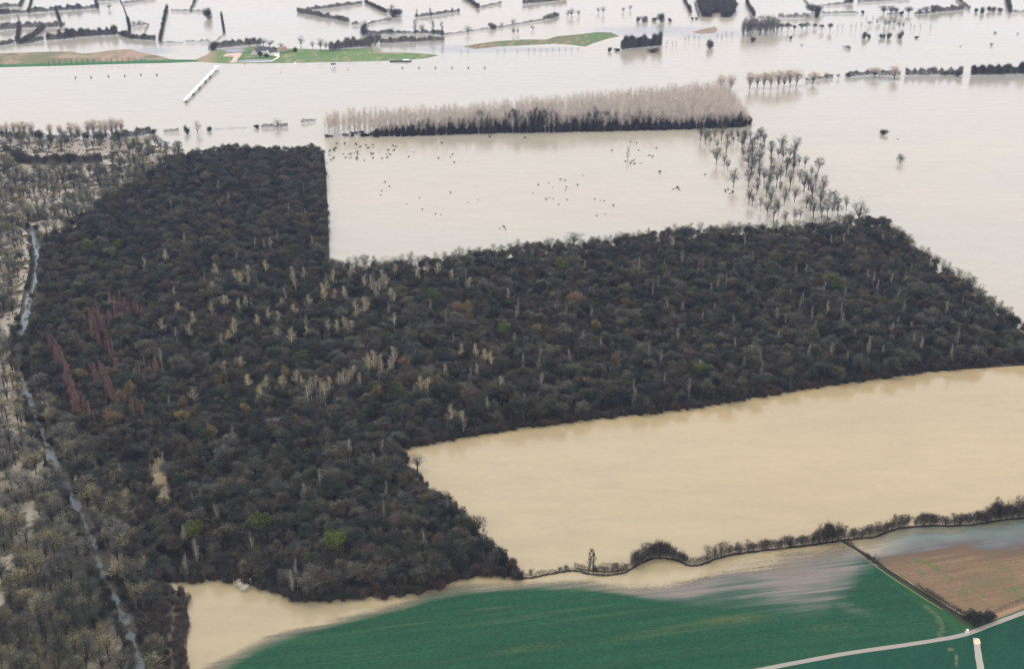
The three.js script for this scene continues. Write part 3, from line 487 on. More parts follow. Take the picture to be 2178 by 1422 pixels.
// ------------------------------------------------------------------ the sparse flooded wood on the left
{
  const f = rng(17), dn = (p) => { const [px, py] = P(p[0], 0, p[1]); const open = fbm(p[0] / 20, p[1] / 28, 43, 3); return f() < (py > 1250 ? 1 : py > 1000 ? 0.97 : py > 560 ? 0.8 : py > 350 ? 0.55 : 0.36) * (open > 0.57 ? 0.45 : 1); };
  const close2 = (p) => ditchDots.some((q) => Math.hypot(p[0] - q[0], p[1] - q[1]) < (q[2] ? 10 : 4.2));
  const spec = scatter(left, 6.8, f, (p) => { const [px, py] = P(p[0], 0, p[1]); return seen(p) && dn(p) && !close2(p) && !(px > 25 && px < 232 && py > 324 && py < 366); }).map((p) => { const [, py] = P(p[0], 0, p[1]); const c = py > 1240 ? pick([[0.05, 0.047, 0.038], [0.034, 0.034, 0.031], [0.075, 0.066, 0.045]], f) : null; return { p, sw: rr(0.75, 1.45, f), sh: rr(0.72, 1.15, f), t: Math.floor(f() * 4.999), c }; });
  spec.sort((a, b) => b.p[1] - a.p[1]);
  const close = spec.filter((s) => inFrame(s.p, 9)).slice(0, 300), set = new Set(close);
  for (const s of close) { const dark = s.c && s.t !== 2; tree('swamp_tree', pick(S.wisp), s.p[0], s.p[1], s.sw, s.sh, dark ? M.wood[s.t] : M.left[s.t], M.darkBark, 'thin dark-trunked tree in the flooded wood left of the stream', 'tree', 'trees of the flooded wood at the left'); }
  mass('swamp_woodland', S.wisp, spec.filter((s) => !set.has(s)).map((s) => { const c = M.left[s.t].color, v = rr(0.8, 1.25, f); return [s.p[0], s.p[1], s.sw, s.sh, s.c ?? [c.r * v, c.g * v, c.b * v]]; }), M.darkBark, 'sparse flooded wood of thin trees on tan ground at the left edge');
  console.log('left trees', spec.length);
  const shrubs = scatter(left, 6.5, f, (p) => seen(p, 1) && f() < 0.55).map((p) => [p[0], p[1], rr(0.35, 0.8, f), rr(0.3, 0.7, f), pick([[0.2, 0.165, 0.085], [0.15, 0.13, 0.07], [0.1, 0.09, 0.06]], f)]);
  mass('swamp_scrub', S.bush, shrubs, M.bark, 'tan and olive reeds and low scrub under the left wood');
}
// bushes along the stream
[[[64, 528], [70, 560], [60, 615]], [[30, 735], [26, 700]], [[48, 850], [62, 900], [80, 930]], [[110, 905], [128, 945], [150, 985]], [[150, 990], [178, 1035], [192, 1070]]].forEach((l, i) => hedge(l, [3, 5, 5, 5, 5][i], 5, M.ivyShade, ['low dark bushes at the head of the left stream', 'very dark clump on the left bank where the stream narrows', 'dark bushes left of the stream below the pale clearing', 'dark brown bushes between the stream and the larch rows', 'dark bushes on the right bank in the middle of the stream'][i], { dens: 1.1, seed: 20 + i, category: 'bushes' }));
[[215, 1165, 22, 26], [255, 1243, 20, 16], [262, 1275, 26, 24], [275, 1300, 24, 20], [300, 1345, 28, 40], [306, 1372, 26, 34], [218, 1310, 24, 22], [170, 1150, 18, 18]].forEach(([px, py, w, h], i) => treeAt('evergreen_bush', pick(S.evergreen), px, py, py - h, w, M.ivyShade, M.darkBark, ['almost black bush on the right bank of the stream, uppermost', 'black bush beside the stream just above the brown thicket', 'wide black bush beside the top of the brown thicket', 'third black bush down the thicket edge of the stream', 'tall black bush between the stream and the middle of the thicket', 'lowest black bush between the stream and the thicket', 'black bush left of the stream near the bottom', 'black bush left of the stream above the bend'][i], 'bush'));
{
  const f = rng(43);
  for (const [x, z, dx, dz] of walk(wobble, 3.4)) {
    const side = f() < 0.62 ? -1 : 1, o = side * rr(2.2, 5.6, f), p = [x + dz * o, z - dx * o], [, py] = P(p[0], 0, p[1]); if (f() < (py < 730 ? 0.8 : 0.22) || !inFrame(p, 1)) continue;
    const s = pick(f() < 0.5 ? S.thick : S.airy, f), air = s.h > 10;
    tree('bank_bush', s, p[0], p[1], air ? rr(0.4, 0.7, f) : rr(0.6, 1.2, f), air ? rr(0.4, 0.65, f) : rr(0.7, 1.5, f), pick([M.ivyShade, M.hedge[0], M.hedge[2], M.wood[0], M.wood[3]], f), M.darkBark, 'dark bush or low tree on the bank of the stream at the left', 'bush', 'bushes along the banks of the left stream');
  }
}
{ // brown thicket beside the bottom left water
  const f = rng(19), poly = ground([[272, 1240], [330, 1240], [372, 1254], [396, 1262], [398, 1330], [396, 1500], [330, 1500], [312, 1380], [296, 1310]]);
  const lane = ground([[378, 1250], [366, 1330], [362, 1500]]), off = (p) => { let d = 1e9; for (const [x, z] of walk(lane, 2)) d = Math.min(d, Math.hypot(x - p[0], z - p[1])); return d; };
  structure('thicket_floor', sheet(poly, 0.16), std([0.09, 0.073, 0.05]), 'brown floor of the thicket beside the bottom left water');
  mass('thicket', S.thick, scatter(poly, 2.7, f, (p) => off(p) > 1.5).map((p) => [p[0], p[1], rr(0.55, 0.85, f), rr(0.75, 1.25, f), pick([[0.1, 0.08, 0.06], [0.085, 0.07, 0.056], [0.075, 0.06, 0.052]], f)]), M.bark, 'dense brown thicket between the stream and the bottom left water');
}

// ------------------------------------------------------------------ the poplar plantation
{
  const f = rng(23);
  const front = [[690, 290], [860, 289], [1000, 285], [1200, 281], [1400, 277], [1592, 270]], back = [[690, 274], [770, 270], [850, 262], [1000, 250], [1200, 233], [1400, 212], [1545, 203], [1592, 268]];
  const poly = ground([...front, ...back.slice().reverse()]), spec = [];
  const d = dirOf([690, 290], [1400, 277]), b = boxOf(poly), c0 = [(b[0] + b[2]) / 2, (b[1] + b[3]) / 2];
  for (let i = -66; i < 66; i++) for (let j = -34; j < 34; j++) { const u = i * 6.2 + rr(-2, 2, f), v = j * 6.8 + rr(-1.8, 1.8, f), p = [c0[0] + d[0] * u - d[1] * v, c0[1] + d[1] * u + d[0] * v]; if (inside(p, poly) && f() < 0.93) spec.push({ p, sw: rr(0.75, 1.35, f), sh: rr(0.74, 1.06, f) * (0.86 + 0.3 * fbm(p[0] / 25, p[1] / 25, 157, 2)), t: idx(M.poplar, f) }); }
  spec.sort((a, b2) => b2.p[1] - a.p[1]);
  for (const s of spec.slice(0, 300)) tree('poplar_tree', pick(S.poplar), s.p[0], s.p[1], s.sw, s.sh, M.poplar[s.t], M.poplarBark, 'tall pale bare poplar in the front rows of the plantation behind the clearing', 'poplar tree', 'poplars of the plantation');
  mass('poplar_plantation', S.poplar, spec.slice(300).map((s) => { const c = M.poplar[s.t].color, v = rr(0.9, 1.12, f); return [s.p[0], s.p[1], s.sw, s.sh, [c.r * v, c.g * v, c.b * v]]; }), M.poplarBark, 'back rows of the pale poplar plantation');
  console.log('poplars', spec.length);
  const scrubPoly = ground([[692, 291], [745, 292], [860, 290], [1000, 285], [1200, 281], [1400, 277], [1596, 270], [1596, 260], [1400, 260], [1200, 264], [1000, 268], [870, 276], [780, 280], [692, 283]]);
  mass('understory_scrub', S.thick, scatter(scrubPoly, 3.4, f, (p) => { const [px] = P(p[0], 0, p[1]); return f() < mix(0.12, 1, sstep(790, 880, px)) * mix(0.35, 1, sstep(1600, 1540, px)) * (0.55 + 0.9 * fbm(p[0] / 14, p[1] / 14, 133, 2)); }).map((p) => { const [px] = P(p[0], 0, p[1]); const tall = sstep(740, 900, px); return [p[0], p[1], rr(0.7, 1.2, f), mix(rr(0.3, 0.8, f), rr(0.6, 2.7, f) * (0.7 + 1.1 * fbm(px / 26, 3, 55, 2)) * (1 + 0.5 * sstep(220, 80, Math.abs(px - 1170))), tall), pick([[0.045, 0.043, 0.038], [0.06, 0.055, 0.046], [0.035, 0.035, 0.031]], f)]; }), M.darkBark, 'dark scrub under the front of the poplar plantation');
}

// ------------------------------------------------------------------ loose trees in the water right of the clearing
{
  const f = rng(29), base = [[1540, 345], [1548, 355], [1524, 340], [1560, 390], [1510, 300], [1525, 310], [1500, 298], [1560, 300], [1583, 300], [1605, 300], [1617, 290], [1655, 328], [1665, 335], [1680, 330], [1640, 330], [1620, 320], [1600, 330], [1592, 345], [1598, 365], [1592, 390], [1593, 425], [1600, 430], [1615, 375], [1625, 382], [1640, 352], [1646, 360], [1652, 390], [1660, 400], [1672, 365], [1688, 360], [1690, 420], [1700, 378], [1710, 400], [1720, 395], [1724, 440], [1735, 390], [1715, 435], [1730, 455], [1748, 455], [1765, 420], [1770, 450], [1775, 440], [1782, 450], [1800, 440], [1690, 460], [1670, 470], [1645, 465], [1632, 450], [1618, 440], [1640, 430], [1655, 450], [1610, 405], [1630, 410], [1668, 430], [1700, 345], [1712, 350], [1690, 340], [1675, 345], [1660, 375], [1725, 370], [1740, 360], [1702, 460], [1760, 455], [1745, 430], [1605, 350], [1580, 330], [1635, 390], [1680, 395], [1728, 415], [1752, 400], [1490, 290], [1506, 288], [1520, 292], [1535, 290], [1548, 296], [1556, 288], [1570, 292], [1584, 288], [1596, 292], [1612, 298], [1626, 306], [1640, 312], [1578, 312], [1545, 318], [1600, 312], [1660, 318], [1690, 322], [1616, 340]];
  base.forEach(([px, py], i) => { const s = pick(f() < 0.55 ? S.open : f() < 0.5 ? S.airy : S.wisp, f), h = rr(12, 24, f), w = rr(7.5, 12.5, f) * (h / 19), [x, z] = G(px, py + 8); tree('flooded_tree', s, x, z, w / 2 / s.r, h / s.h, pick([M.wood[1], M.wood[4], M.wood[6], M.left[1], M.left[3]], f), M.darkBark, 'bare dark-trunked tree standing loose in the water between the clearing and the open flood', 'tree', 'loose trees in the water right of the clearing'); });
}

// ------------------------------------------------------------------ hedges of the drowned meadows along the top
const F0 = M.far[0], F1 = M.far[1], F2 = M.far[2];
[
  [[[-30, 19], [0, 18], [42, 15]], 8, 6, F1, 'pale ragged hedge in the very top left corner'],
  [[[-30, 34], [0, 32], [60, 28], [120, 24], [170, 21], [210, 18]], 8, 6, F0, 'long dark hedge second from the top at the left'],
  [[[42, 15], [48, 0], [51, -14]], 7, 9, F2, 'short dark hedge running up to the top edge, leftmost'],
  [[[60, 26], [64, 12], [68, -4]], 7, 7, F2, 'narrow hedge running up to the top edge beside the leftmost one'],
  [[[118, 24], [124, 38], [130, 58]], 8, 8, F2, 'dark hedge dropping from the second long hedge to the third'],
  [[[200, -6], [204, 8], [208, 18]], 7, 8, F2, 'dark hedge running up to the top edge from the end of the long hedge'],
  [[[206, 4], [230, 3], [252, 1]], 5, 4, F1, 'faint hedge along the top edge between two dark ones'],
  [[[252, -4], [262, 15], [270, 38]], 4, 4, F2, 'thin slanting hedge from the top edge down to the hedge junction'],
  [[[270, 40], [275, 58], [275, 76]], 9, 8, F2, 'thick dark hedge below the thin slanting one'],
  [[[262, 9], [290, 5], [330, -2]], 5, 4, F1, 'faint low hedge rising to the top edge right of the slanting one'],
  [[[-30, 67], [0, 65], [50, 60], [100, 60], [138, 57]], 9, 5, F1, 'pale hedge of thin trees, third from the top at the left'],
  [[[36, 32], [40, 46]], 4, 4, F1, 'short thin hedge stub above the thick dark one at the left'],
  [[[42, 52], [39, 72], [36, 93]], 9, 11, F2, 'thick dark hedge coming down to the long lower hedge at the left'],
  [[[42, 93], [68, 80], [92, 61]], 6, 9, F0, 'slanting hedge forming a triangle at the left'],
  [[[-30, 103], [0, 98], [30, 93]], 6, 6, F0, 'dark hedge at the left edge just above the brown bank'],
  [[[40, 93], [80, 89], [93, 87]], 6, 6, F0, 'short dark hedge at the foot of the triangle'],
  [[[98, 87], [130, 85], [170, 80], [210, 77], [250, 75]], 12, 7, F0, 'tall long hedge above the brown bank at the left'],
  [[[252, 75], [270, 80], [285, 84], [330, 87]], 8, 7, F0, 'hedge sagging to the right of the tall long hedge'],
  [[[278, 57], [298, 55], [316, 53]], 4, 3, F2, 'dark short hedge with pale trees behind it'],
  [[[316, 53], [305, 72]], 4, 3, F1, 'thin slanting hedge closing the small square plot'],
  [[[355, 18], [350, 38], [345, 62], [339, 92]], 8, 9, F2, 'ragged dark hedge left of the open square meadow'],
  [[[340, 93], [390, 92]], 3, 3, F1, 'low broken hedge along the foot of the square meadow'],
  [[[394, 91], [445, 90]], 4, 2, F1, 'row of small stems right of the low broken hedge'],
  [[[364, 24], [400, 25], [434, 26]], 4, 3, F0, 'thin hedge along the top of the square meadow'],
  [[[404, 24], [410, 12], [419, -5]], 6, 6, F0, 'hedge running up to the top edge above the square meadow'],
  [[[470, 30], [474, 55], [477, 72]], 7, 7, F2, 'dark upright hedge on the right side of the square meadow'],
  [[[477, 72], [460, 88], [452, 100]], 3, 3, F0, 'thin hedge bending down to the farm hedge'],
  [[[452, 105], [500, 100], [556, 95]], 9, 5, F0, 'hedge of bare trees behind the farm pond'],
  [[[633, 25], [690, 19], [745, 12], [770, 8]], 6, 7, F1, 'upper arm of the pale V-shaped hedge'],
  [[[633, 26], [690, 38], [715, 42], [742, 48]], 7, 8, F1, 'lower arm of the pale V-shaped hedge'],
  [[[748, 54], [764, 53]], 5, 5, F1, 'small pale hedge stub below the V-shaped hedge'],
  [[[782, 53], [800, 48], [832, 44]], 4, 3, F1, 'thin pale hedge right of the dark round tree'],
  [[[700, 108], [740, 103], [788, 99]], 12.5, 8, F1, 'broad tall grey-purple hedge at the right end of the farm bank'],
  [[[776, 6], [800, 18], [822, 28]], 6, 7, F0, 'slanting hedge leading to the dark oval thicket'],
  [[[883, 38], [920, 34], [978, 25]], 5, 4, F0, 'thin hedge with small trees in the upper centre'],
  [[[778, 75], [800, 74], [850, 73], [905, 72], [945, 76]], 6, 5, F2, 'dark hedge from which the tall narrow poplars rise'],
  [[[808, 93], [870, 90], [945, 86]], 7, 9, F1, 'low pale hedge with a dark foot below the tall narrow poplars'],
  [[[945, 75], [985, 70], [1015, 65], [1060, 60], [1080, 56]], 3, 3, F0, 'thin hedge line running right from the narrow poplars'],
  [[[1080, 57], [1115, 51], [1155, 44]], 4, 3, F1, 'faint hedge line right of the thin one in the upper centre'],
  [[[1155, 43], [1172, 40], [1188, 35]], 7, 6, F1, 'pale dense hedge end in the upper centre'],
  [[[984, -6], [1003, 7], [1018, 18]], 6, 8, F0, 'curved grey hedge at the top edge in the centre'],
  [[[1022, 17], [1045, 12], [1066, 9]], 4, 4, F1, 'faint hedge right of the curved one'],
  [[[1112, 9], [1142, 7], [1205, 0]], 8, 6, F0, 'hedge along the top edge right of the centre'],
  [[[1322, 106], [1360, 102], [1406, 98]], 15, 10, F0, 'dense long hedge standing alone in the flood right of the island'],
  [[[1453, -5], [1462, 14], [1470, 29]], 9, 9, F2, 'thick dark hedge left of the dark wood at the top'],
  [[[1478, 8], [1484, 28], [1487, 39]], 5, 4, F1, 'thin purple row beside the dark wood at the top'],
  [[[1588, 6], [1594, 18], [1605, 36]], 9, 10, F2, 'thick dark hedge above the grey plantation at the top right'],
  [[[1655, 39], [1690, 39], [1722, 38]], 7, 3, F1, 'pale thin hedge above the row of round trees'],
  [[[1708, -4], [1720, 13]], 5, 4, F1, 'thin slanting hedge at the top edge above the dark bush'],
  [[[1750, 13], [1775, 11], [1796, 9]], 4, 3, F0, 'thin hedge right of the dark bush, upper of two'],
  [[[1796, 8], [1815, 8]], 8, 7, F2, 'short thick dark hedge near the top right'],
  [[[1750, 30], [1790, 29], [1826, 29]], 4, 3, F2, 'low dark hedge right of the dark bush, lower of two'],
  [[[1824, 6], [1880, 3], [1935, 0]], 5, 4, F0, 'hedge along the top edge at the right'],
  [[[1888, 31], [1922, 30]], 4, 4, F2, 'low dark hedge under the pale round trees at the top right'],
  [[[1946, 31], [1978, 29]], 4, 6, F2, 'low dark hedge at the foot of the second group of round trees'],
  [[[1980, 28], [2015, 25], [2050, 21]], 9, 5, F1, 'pale upright hedge right of the round trees'],
  [[[2034, -4], [2048, 9], [2063, 21]], 7, 8, F0, 'slanting grey hedge near the top right corner'],
  [[[2140, -4], [2146, 14], [2150, 28]], 11, 11, F2, 'thick dark hedge closest to the top right corner'],
  [[[2154, 28], [2240, 27]], 5, 3, F0, 'low hedge at the right edge near the top'],
  [[[1714, 173], [1745, 169], [1772, 166]], 4, 4, M.left[0], 'low green-brown hedge under the lone pale tree at the right'],
  [[[1798, 164], [1845, 161], [1916, 161]], 6, 5, F0, 'hedge under the two pale round poplars at the right'],
  [[[1926, 161], [1980, 160], [2048, 160]], 9, 6, F1, 'grey hedge with a dark low end at the right'],
  [[[2003, 161], [2036, 159]], 4, 6, F2, 'low blackish scrub at the end of the grey hedge'],
  [[[2066, 161], [2120, 160], [2178, 158], [2250, 156]], 12, 8, F2, 'tall dark hedge at the right edge of the picture'],
  [[[262, 294], [290, 290], [322, 286]], 7, 6, F2, 'dark hedge right of the pale poplars at the left'],
  [[[100, 297], [130, 297], [164, 297]], 5, 5, F2, 'dark hedge between the pale poplar groups at the left'],
  [[[0, 294], [30, 294], [58, 294]], 6, 6, F2, 'dark hedge under the leftmost pale poplars'],
  [[[34, 340], [60, 348], [120, 350], [218, 345]], 8.5, 12, F2, 'long dark belt of scrub across the left flooded wood'],
  [[[8, 318], [24, 326], [42, 337]], 5, 7, M.scrub, 'slanting dark scrub at the left edge above the dark belt'],
  [[[348, 282], [380, 280]], 4, 4, M.left[0], 'small olive bushes in the water right of the dark hedge'],
  [[[455, 275], [525, 272]], 1, 1.5, F0, 'very low line of stems in the water left of the plantation'],
  [[[556, 272], [612, 270]], 4, 4, M.left[1], 'low bushes around the pale tree left of the plantation'],
  [[[640, 262], [672, 258]], 4, 3, M.left[1], 'thin bushes in the water just left of the plantation'],
].forEach(([l, h, w, m, label], i) => { const a = l[0], b = l[l.length - 1], away = Math.abs(b[1] - a[1]) > Math.abs(b[0] - a[0]) * 0.8 && a[1] < 110; hedge(l, away ? h * 0.75 : h * 1.1, away ? w * 0.6 : w * 0.8, m, label, { seed: 40 + i, dens: away ? 0.45 : 1.15, ragged: away ? 1 : 0.65, tw: 0.26 }); });

// trees of the meadows: [shape, foot px, foot py, top py, width px, material, label]
const bigTree = (list, name, category, group) => list.forEach(([s, px, py, top, w, m, label, g]) => treeAt(name, s, px, py, top, w, m, M.bark, label, category, g ?? group));
bigTree([
  [S.thick[0], 443, 40, 17, 20, F2, 'big dark round tree beside the square meadow'], [S.thick[1], 773, 75, 46, 18, F2, 'tall dark round tree right of the broad purple hedge'], [S.thick[2], 795, 95, 66, 25, F0, 'wide dark grey tree at the left end of the pale low hedge'],
  [S.thick[0], 838, 35, 19, 38, F2, 'dark oval thicket at the end of a slanting hedge'], [S.open[0], 833, 22, 8, 14, F1, 'pinkish thin tree above the dark oval thicket'], [S.thick[1], 452, 106, 88, 20, F2, 'dark bush at the left end of the farm pond hedge'],
  [S.open[1], 155, 20, 12, 12, F0, 'left of two small trees on the second long hedge'], [S.open[2], 166, 20, 11, 12, F0, 'right of two small trees on the second long hedge'], [S.open[3], 232, 20, 7, 14, F0, 'lone tree in the water between two dark hedges at the top left'],
  [S.open[0], 243, 77, 61, 12, F2, 'round tree at the right end of the tall long hedge'], [S.airy[0], 284, 56, 42, 10, F1, 'left pale tree behind the short dark hedge'], [S.airy[1], 296, 55, 41, 10, F1, 'right pale tree behind the short dark hedge'], [S.airy[2], 109, 59, 49, 12, F1, 'small tree at the right end of the pale thin hedge'],
  [S.open[0], 640, 102, 75, 16, F0, 'tall thin tree right of the farm house'], [S.open[1], 665, 104, 84, 10, M.left[3], 'small thin tree left of the two bare trees behind the farm bank'], [S.open[2], 681, 107, 79, 18, M.left[1], 'wider of the two bare trees left of the broad purple hedge'], [S.open[3], 693, 107, 86, 14, F1, 'narrower bare tree touching the broad purple hedge'],
  [S.open[0], 548, 98, 82, 18, F0, 'grey tree behind the dark farm roofs, leftmost'], [S.open[1], 560, 98, 79, 18, F0, 'grey tree behind the dark farm roofs, middle'], [S.open[2], 573, 99, 84, 18, F0, 'grey tree behind the dark farm roofs, rightmost'], [S.airy[1], 530, 98, 82, 12, F1, 'thin tree in the farm hedge left of the grey trees'], [S.airy[2], 597, 103, 90, 12, F1, 'small tree behind the little brown-roofed house'],
  [S.open[2], 833, 73, 57, 16, F0, 'small round tree on the dark hedge left of the narrow poplars'], [S.open[1], 897, 72, 48, 16, F0, 'bare tree between the first two narrow poplars'], [S.open[3], 995, 72, 53, 18, F1, 'pale round tree standing in water right of the narrow poplars'], [S.thick[1], 1048, 61, 48, 18, F0, 'round bush on the thin hedge line in the centre'], [S.open[0], 1068, 57, 47, 9, F0, 'small round tree right of the bush on the thin hedge line'], [S.open[1], 1092, 55, 37, 11, F0, 'taller tree on the thin hedge line in the centre'],
  [S.airy[0], 1092, 74, 57, 8, F1, 'left thin tree in the water above the island'], [S.airy[1], 1102, 72, 58, 6, F1, 'right thin tree in the water above the island'], [S.open[2], 1134, 64, 53, 10, F1, 'small tree in the water above the middle of the island'],
  [S.open[0], 1208, 37, 22, 10, F0, 'left dark tree of the pair near the top centre'], [S.open[3], 1216, 36, 15, 18, F1, 'pale tree of the pair near the top centre'], [S.open[1], 1231, 35, 19, 11, F0, 'tree just right of the pair near the top centre'], [S.open[2], 1273, 28, 15, 10, F1, 'pale tree left of a dark slim one near the top'], [S.open[0], 1283, 31, 12, 11, F2, 'dark slim tree near the top, right of the centre'], [S.open[1], 1326, 26, 14, 11, F0, 'small bushy tree left of another near the top'], [S.open[2], 1340, 23, 10, 10, F0, 'small bushy tree farthest right of four near the top'],
  [S.thick[0], 1357, 46, 35, 10, F1, 'first of the bushes in the water below the top trees'], [S.thick[1], 1371, 46, 34, 16, F1, 'second, pale bush in the water below the top trees'], [S.thick[2], 1392, 45, 36, 14, F1, 'third low bush in the water below the top trees'], [S.thick[0], 1407, 47, 28, 18, F0, 'biggest bush in the water below the top trees'], [S.thick[1], 1425, 46, 38, 8, F0, 'last small bush in the water below the top trees'],
  [S.thick[2], 1297, 110, 99, 9, F2, 'small dark bush left of the lone dense hedge'], [S.thick[0], 1312, 109, 103, 16, F2, 'low dark bush between the small one and the lone dense hedge'], [S.thick[1], 1390, 111, 101, 24, F0, 'bush in front of the right end of the lone dense hedge'],
  [S.thick[2], 1510, 103, 83, 17, F0, 'rounded bush in open water below the islet'], [S.thick[0], 1602, 89, 78, 12, F0, 'dark bush in the water below the grey plantation'], [S.thick[1], 1682, 83, 76, 6, F2, 'small dark bush right below the end of the grey plantation'],
  [S.thick[0], 1473, 42, 36, 6, F0, 'tiny bush left of the foot of the dark wood at the top'], [S.thick[1], 1481, 41, 36, 6, F0, 'tiny bush right at the foot of the dark wood at the top'],
  [S.open[1], 1620, 43, 30, 14, F1, 'left bushy tree above the grey plantation'], [S.open[2], 1634, 43, 31, 14, F1, 'right bushy tree above the grey plantation'],
  [S.thick[2], 1733, 28, 6, 28, F2, 'broad dark bush at the hedge crossing near the top right'], [S.thick[1], 1738, 38, 20, 10, F2, 'narrow dark bush below the broad one near the top right'], [S.thick[0], 1836, 29, 22, 8, F2, 'small dark bush at the end of the low dark hedge'],
  [S.fan[0], 1880, 29, 10, 18, F1, 'first pale round tree at the top right'], [S.fan[1], 1895, 30, 10, 20, F1, 'second pale round tree at the top right'], [S.fan[2], 1906, 30, 15, 14, F1, 'third pale round tree at the top right'], [S.thick[1], 1918, 31, 23, 8, F2, 'dark little bush between the pale round trees'], [S.fan[3], 1933, 31, 12, 19, F0, 'leaning egg-shaped tree at the top right'], [S.fan[0], 1956, 30, 17, 14, F1, 'lower pale tree right of the egg-shaped one'], [S.fan[1], 1971, 28, 12, 18, F1, 'taller pale tree right of the egg-shaped one'],
  [S.thick[0], 2077, 26, 17, 9, F2, 'left small dark bush near the top right corner'], [S.thick[1], 2090, 28, 14, 10, F2, 'right small dark bush near the top right corner'], [S.thick[2], 2109, 25, 12, 16, F0, 'rounded bush left of the thickest hedge in the corner'], [S.thick[0], 2128, 25, 16, 14, F1, 'pale bush touching the thickest hedge in the corner'],
  [S.thick[0], 2037, 162, 149, 16, F2, 'round dark bush ending the grey hedge at the right'], [S.thick[1], 1805, 163, 155, 10, F0, 'small bush at the left end of the right-hand hedge'], [S.airy[3], 1783, 167, 155, 9, M.left[0], 'small pale tree in the gap of the right-hand hedge line'],
  [S.thick[2], 1880, 286, 274, 16, M.wood[3], 'dark round bush alone in the open flood at the right'], [S.bush[1], 1915, 346, 328, 20, M.wood[6], 'thin spiky bush alone in the open flood, lower right'],
  [S.bush[2], 1798, 103, 96, 12, F0, 'left half of a low clump in the flood at the upper right'], [S.bush[3], 1807, 104, 94, 8, F0, 'right half of a low clump in the flood at the upper right'], [S.bush[0], 2110, 97, 90, 8, F0, 'small tuft of bush below a speck near the right edge'],
], 'meadow_tree', 'tree');
bigTree([[S.column[0], 883, 73, 40, 7, F0, 'leftmost of three tall narrow poplars on the dark hedge'], [S.column[1], 922, 76, 41, 7, F0, 'middle of three tall narrow poplars on the dark hedge'], [S.column[0], 940, 81, 44, 6, F2, 'rightmost of three tall narrow poplars, standing lowest'], [S.column[1], 887, 37, 18, 4, F1, 'thin narrow poplar at the left end of the thin hedge above'], [S.column[0], 915, 34, 16, 7, F1, 'tall one of the trees on the thin hedge in the upper centre'], [S.column[1], 963, 27, 15, 5, F0, 'narrow tree near the right end of the thin hedge in the upper centre'], [S.column[0], 974, 26, 17, 6, F0, 'narrow tree at the very end of the thin hedge in the upper centre']], 'narrow_poplar', 'poplar tree');
{ // pale fan-shaped poplars, far right and far left
  const row = [[1595, 189, 150, 24], [1612, 186, 151, 20], [1625, 187, 148, 20], [1640, 188, 146, 22], [1655, 187, 146, 22], [1668, 184, 146, 20], [1681, 184, 143, 22], [1694, 181, 143, 26]];
  row.forEach(([px, b, t, w], i) => treeAt('fan_poplar', S.fan[i % 4], px, b, t, w, M.poplar[i % 2], M.bark, ['first', 'second', 'third', 'fourth', 'fifth', 'sixth', 'seventh', 'eighth'][i] + ' from the left in the row of pale poplars right of the plantation', 'poplar tree'));
  [[1532, 192, 155, 23, 'left of the two pale poplars just behind the plantation end'], [1554, 192, 154, 22, 'right of the two pale poplars just behind the plantation end'], [1729, 177, 148, 27, 'lone pale poplar right of the poplar row'], [1861, 164, 139, 28, 'left pale round poplar on the hedge at the right'], [1903, 168, 137, 26, 'right pale round poplar on the hedge at the right'], [1759, 166, 152, 14, 'small pale poplar right of the lone one']].forEach(([px, b, t, w, l], i) => treeAt('fan_poplar', S.fan[i % 4], px, b, t, w, M.poplar[1 - i % 2], M.bark, l, 'poplar tree'));
  [[4, 292, 262, 12], [16, 292, 255, 16], [30, 292, 256, 16], [42, 292, 254, 15], [52, 291, 254, 16], [66, 290, 256, 18], [106, 290, 260, 15], [127, 290, 262, 13], [151, 296, 256, 20], [166, 298, 257, 18], [187, 292, 251, 18], [200, 293, 248, 20], [214, 293, 252, 16], [226, 295, 249, 18], [238, 294, 247, 18], [248, 290, 247, 18], [259, 287, 249, 16]].forEach(([px, b, t, w], i) => treeAt('fan_poplar', S.fan[i % 4], px, b, t, w, M.poplar[i % 3], M.bark, i < 6 ? ['first', 'second', 'third', 'fourth', 'fifth', 'sixth'][i] + ' poplar from the left in the leftmost pale group' : i < 8 ? ['small thin poplar left of the pale pair at the left', 'small thin poplar right beside another, left of the pale pair'][i - 6] : i < 10 ? ['left of the pale pair of poplars at the left', 'right of the pale pair of poplars at the left'][i - 8] : ['first', 'second', 'third', 'fourth', 'fifth', 'sixth', 'seventh'][i - 10] + ' poplar from the left in the tallest pale group at the left', 'poplar tree', i < 6 ? 'leftmost group of pale poplars' : i > 9 ? 'tallest group of pale poplars at the left' : undefined));
  bigTree([[S.thick[0], 85, 296, 277, 30, M.scrub, 'rounded dark bush below the two thin poplars at the left'], [S.thick[1], 183, 293, 283, 15, M.scrub, 'dark bush between the pale pair and the tallest poplars'], [S.thick[2], 215, 295, 280, 26, M.scrub, 'dark bush under the tallest poplars at the left'], [S.thick[0], 250, 297, 278, 28, M.scrub, 'dark rounded bush at the right end of the tallest poplars'], [S.thick[1], 397, 284, 267, 12, M.wood[3], 'dark green bush standing in water left of a pale tree'], [S.airy[1], 420, 282, 253, 18, M.poplar[0], 'pale thin tree in the water above the left block of the wood'], [S.thick[2], 445, 279, 268, 10, M.scrub, 'small dark bush right of the pale thin tree in the water'], [S.thick[0], 546, 273, 265, 12, M.scrub, 'small dark bush at the left end of low bushes by the plantation'], [S.airy[2], 589, 271, 249, 22, M.poplar[2], 'pale spreading tree among low bushes left of the plantation'], [S.bush[0], 328, 285, 273, 14, M.scrub, 'dark bush at the right end of the dark hedge by the poplars'], [S.thick[1], 325, 283, 274, 12, M.scrub, 'dark bush close behind the end of the dark hedge by the poplars']], 'water_bush', 'bush');
}
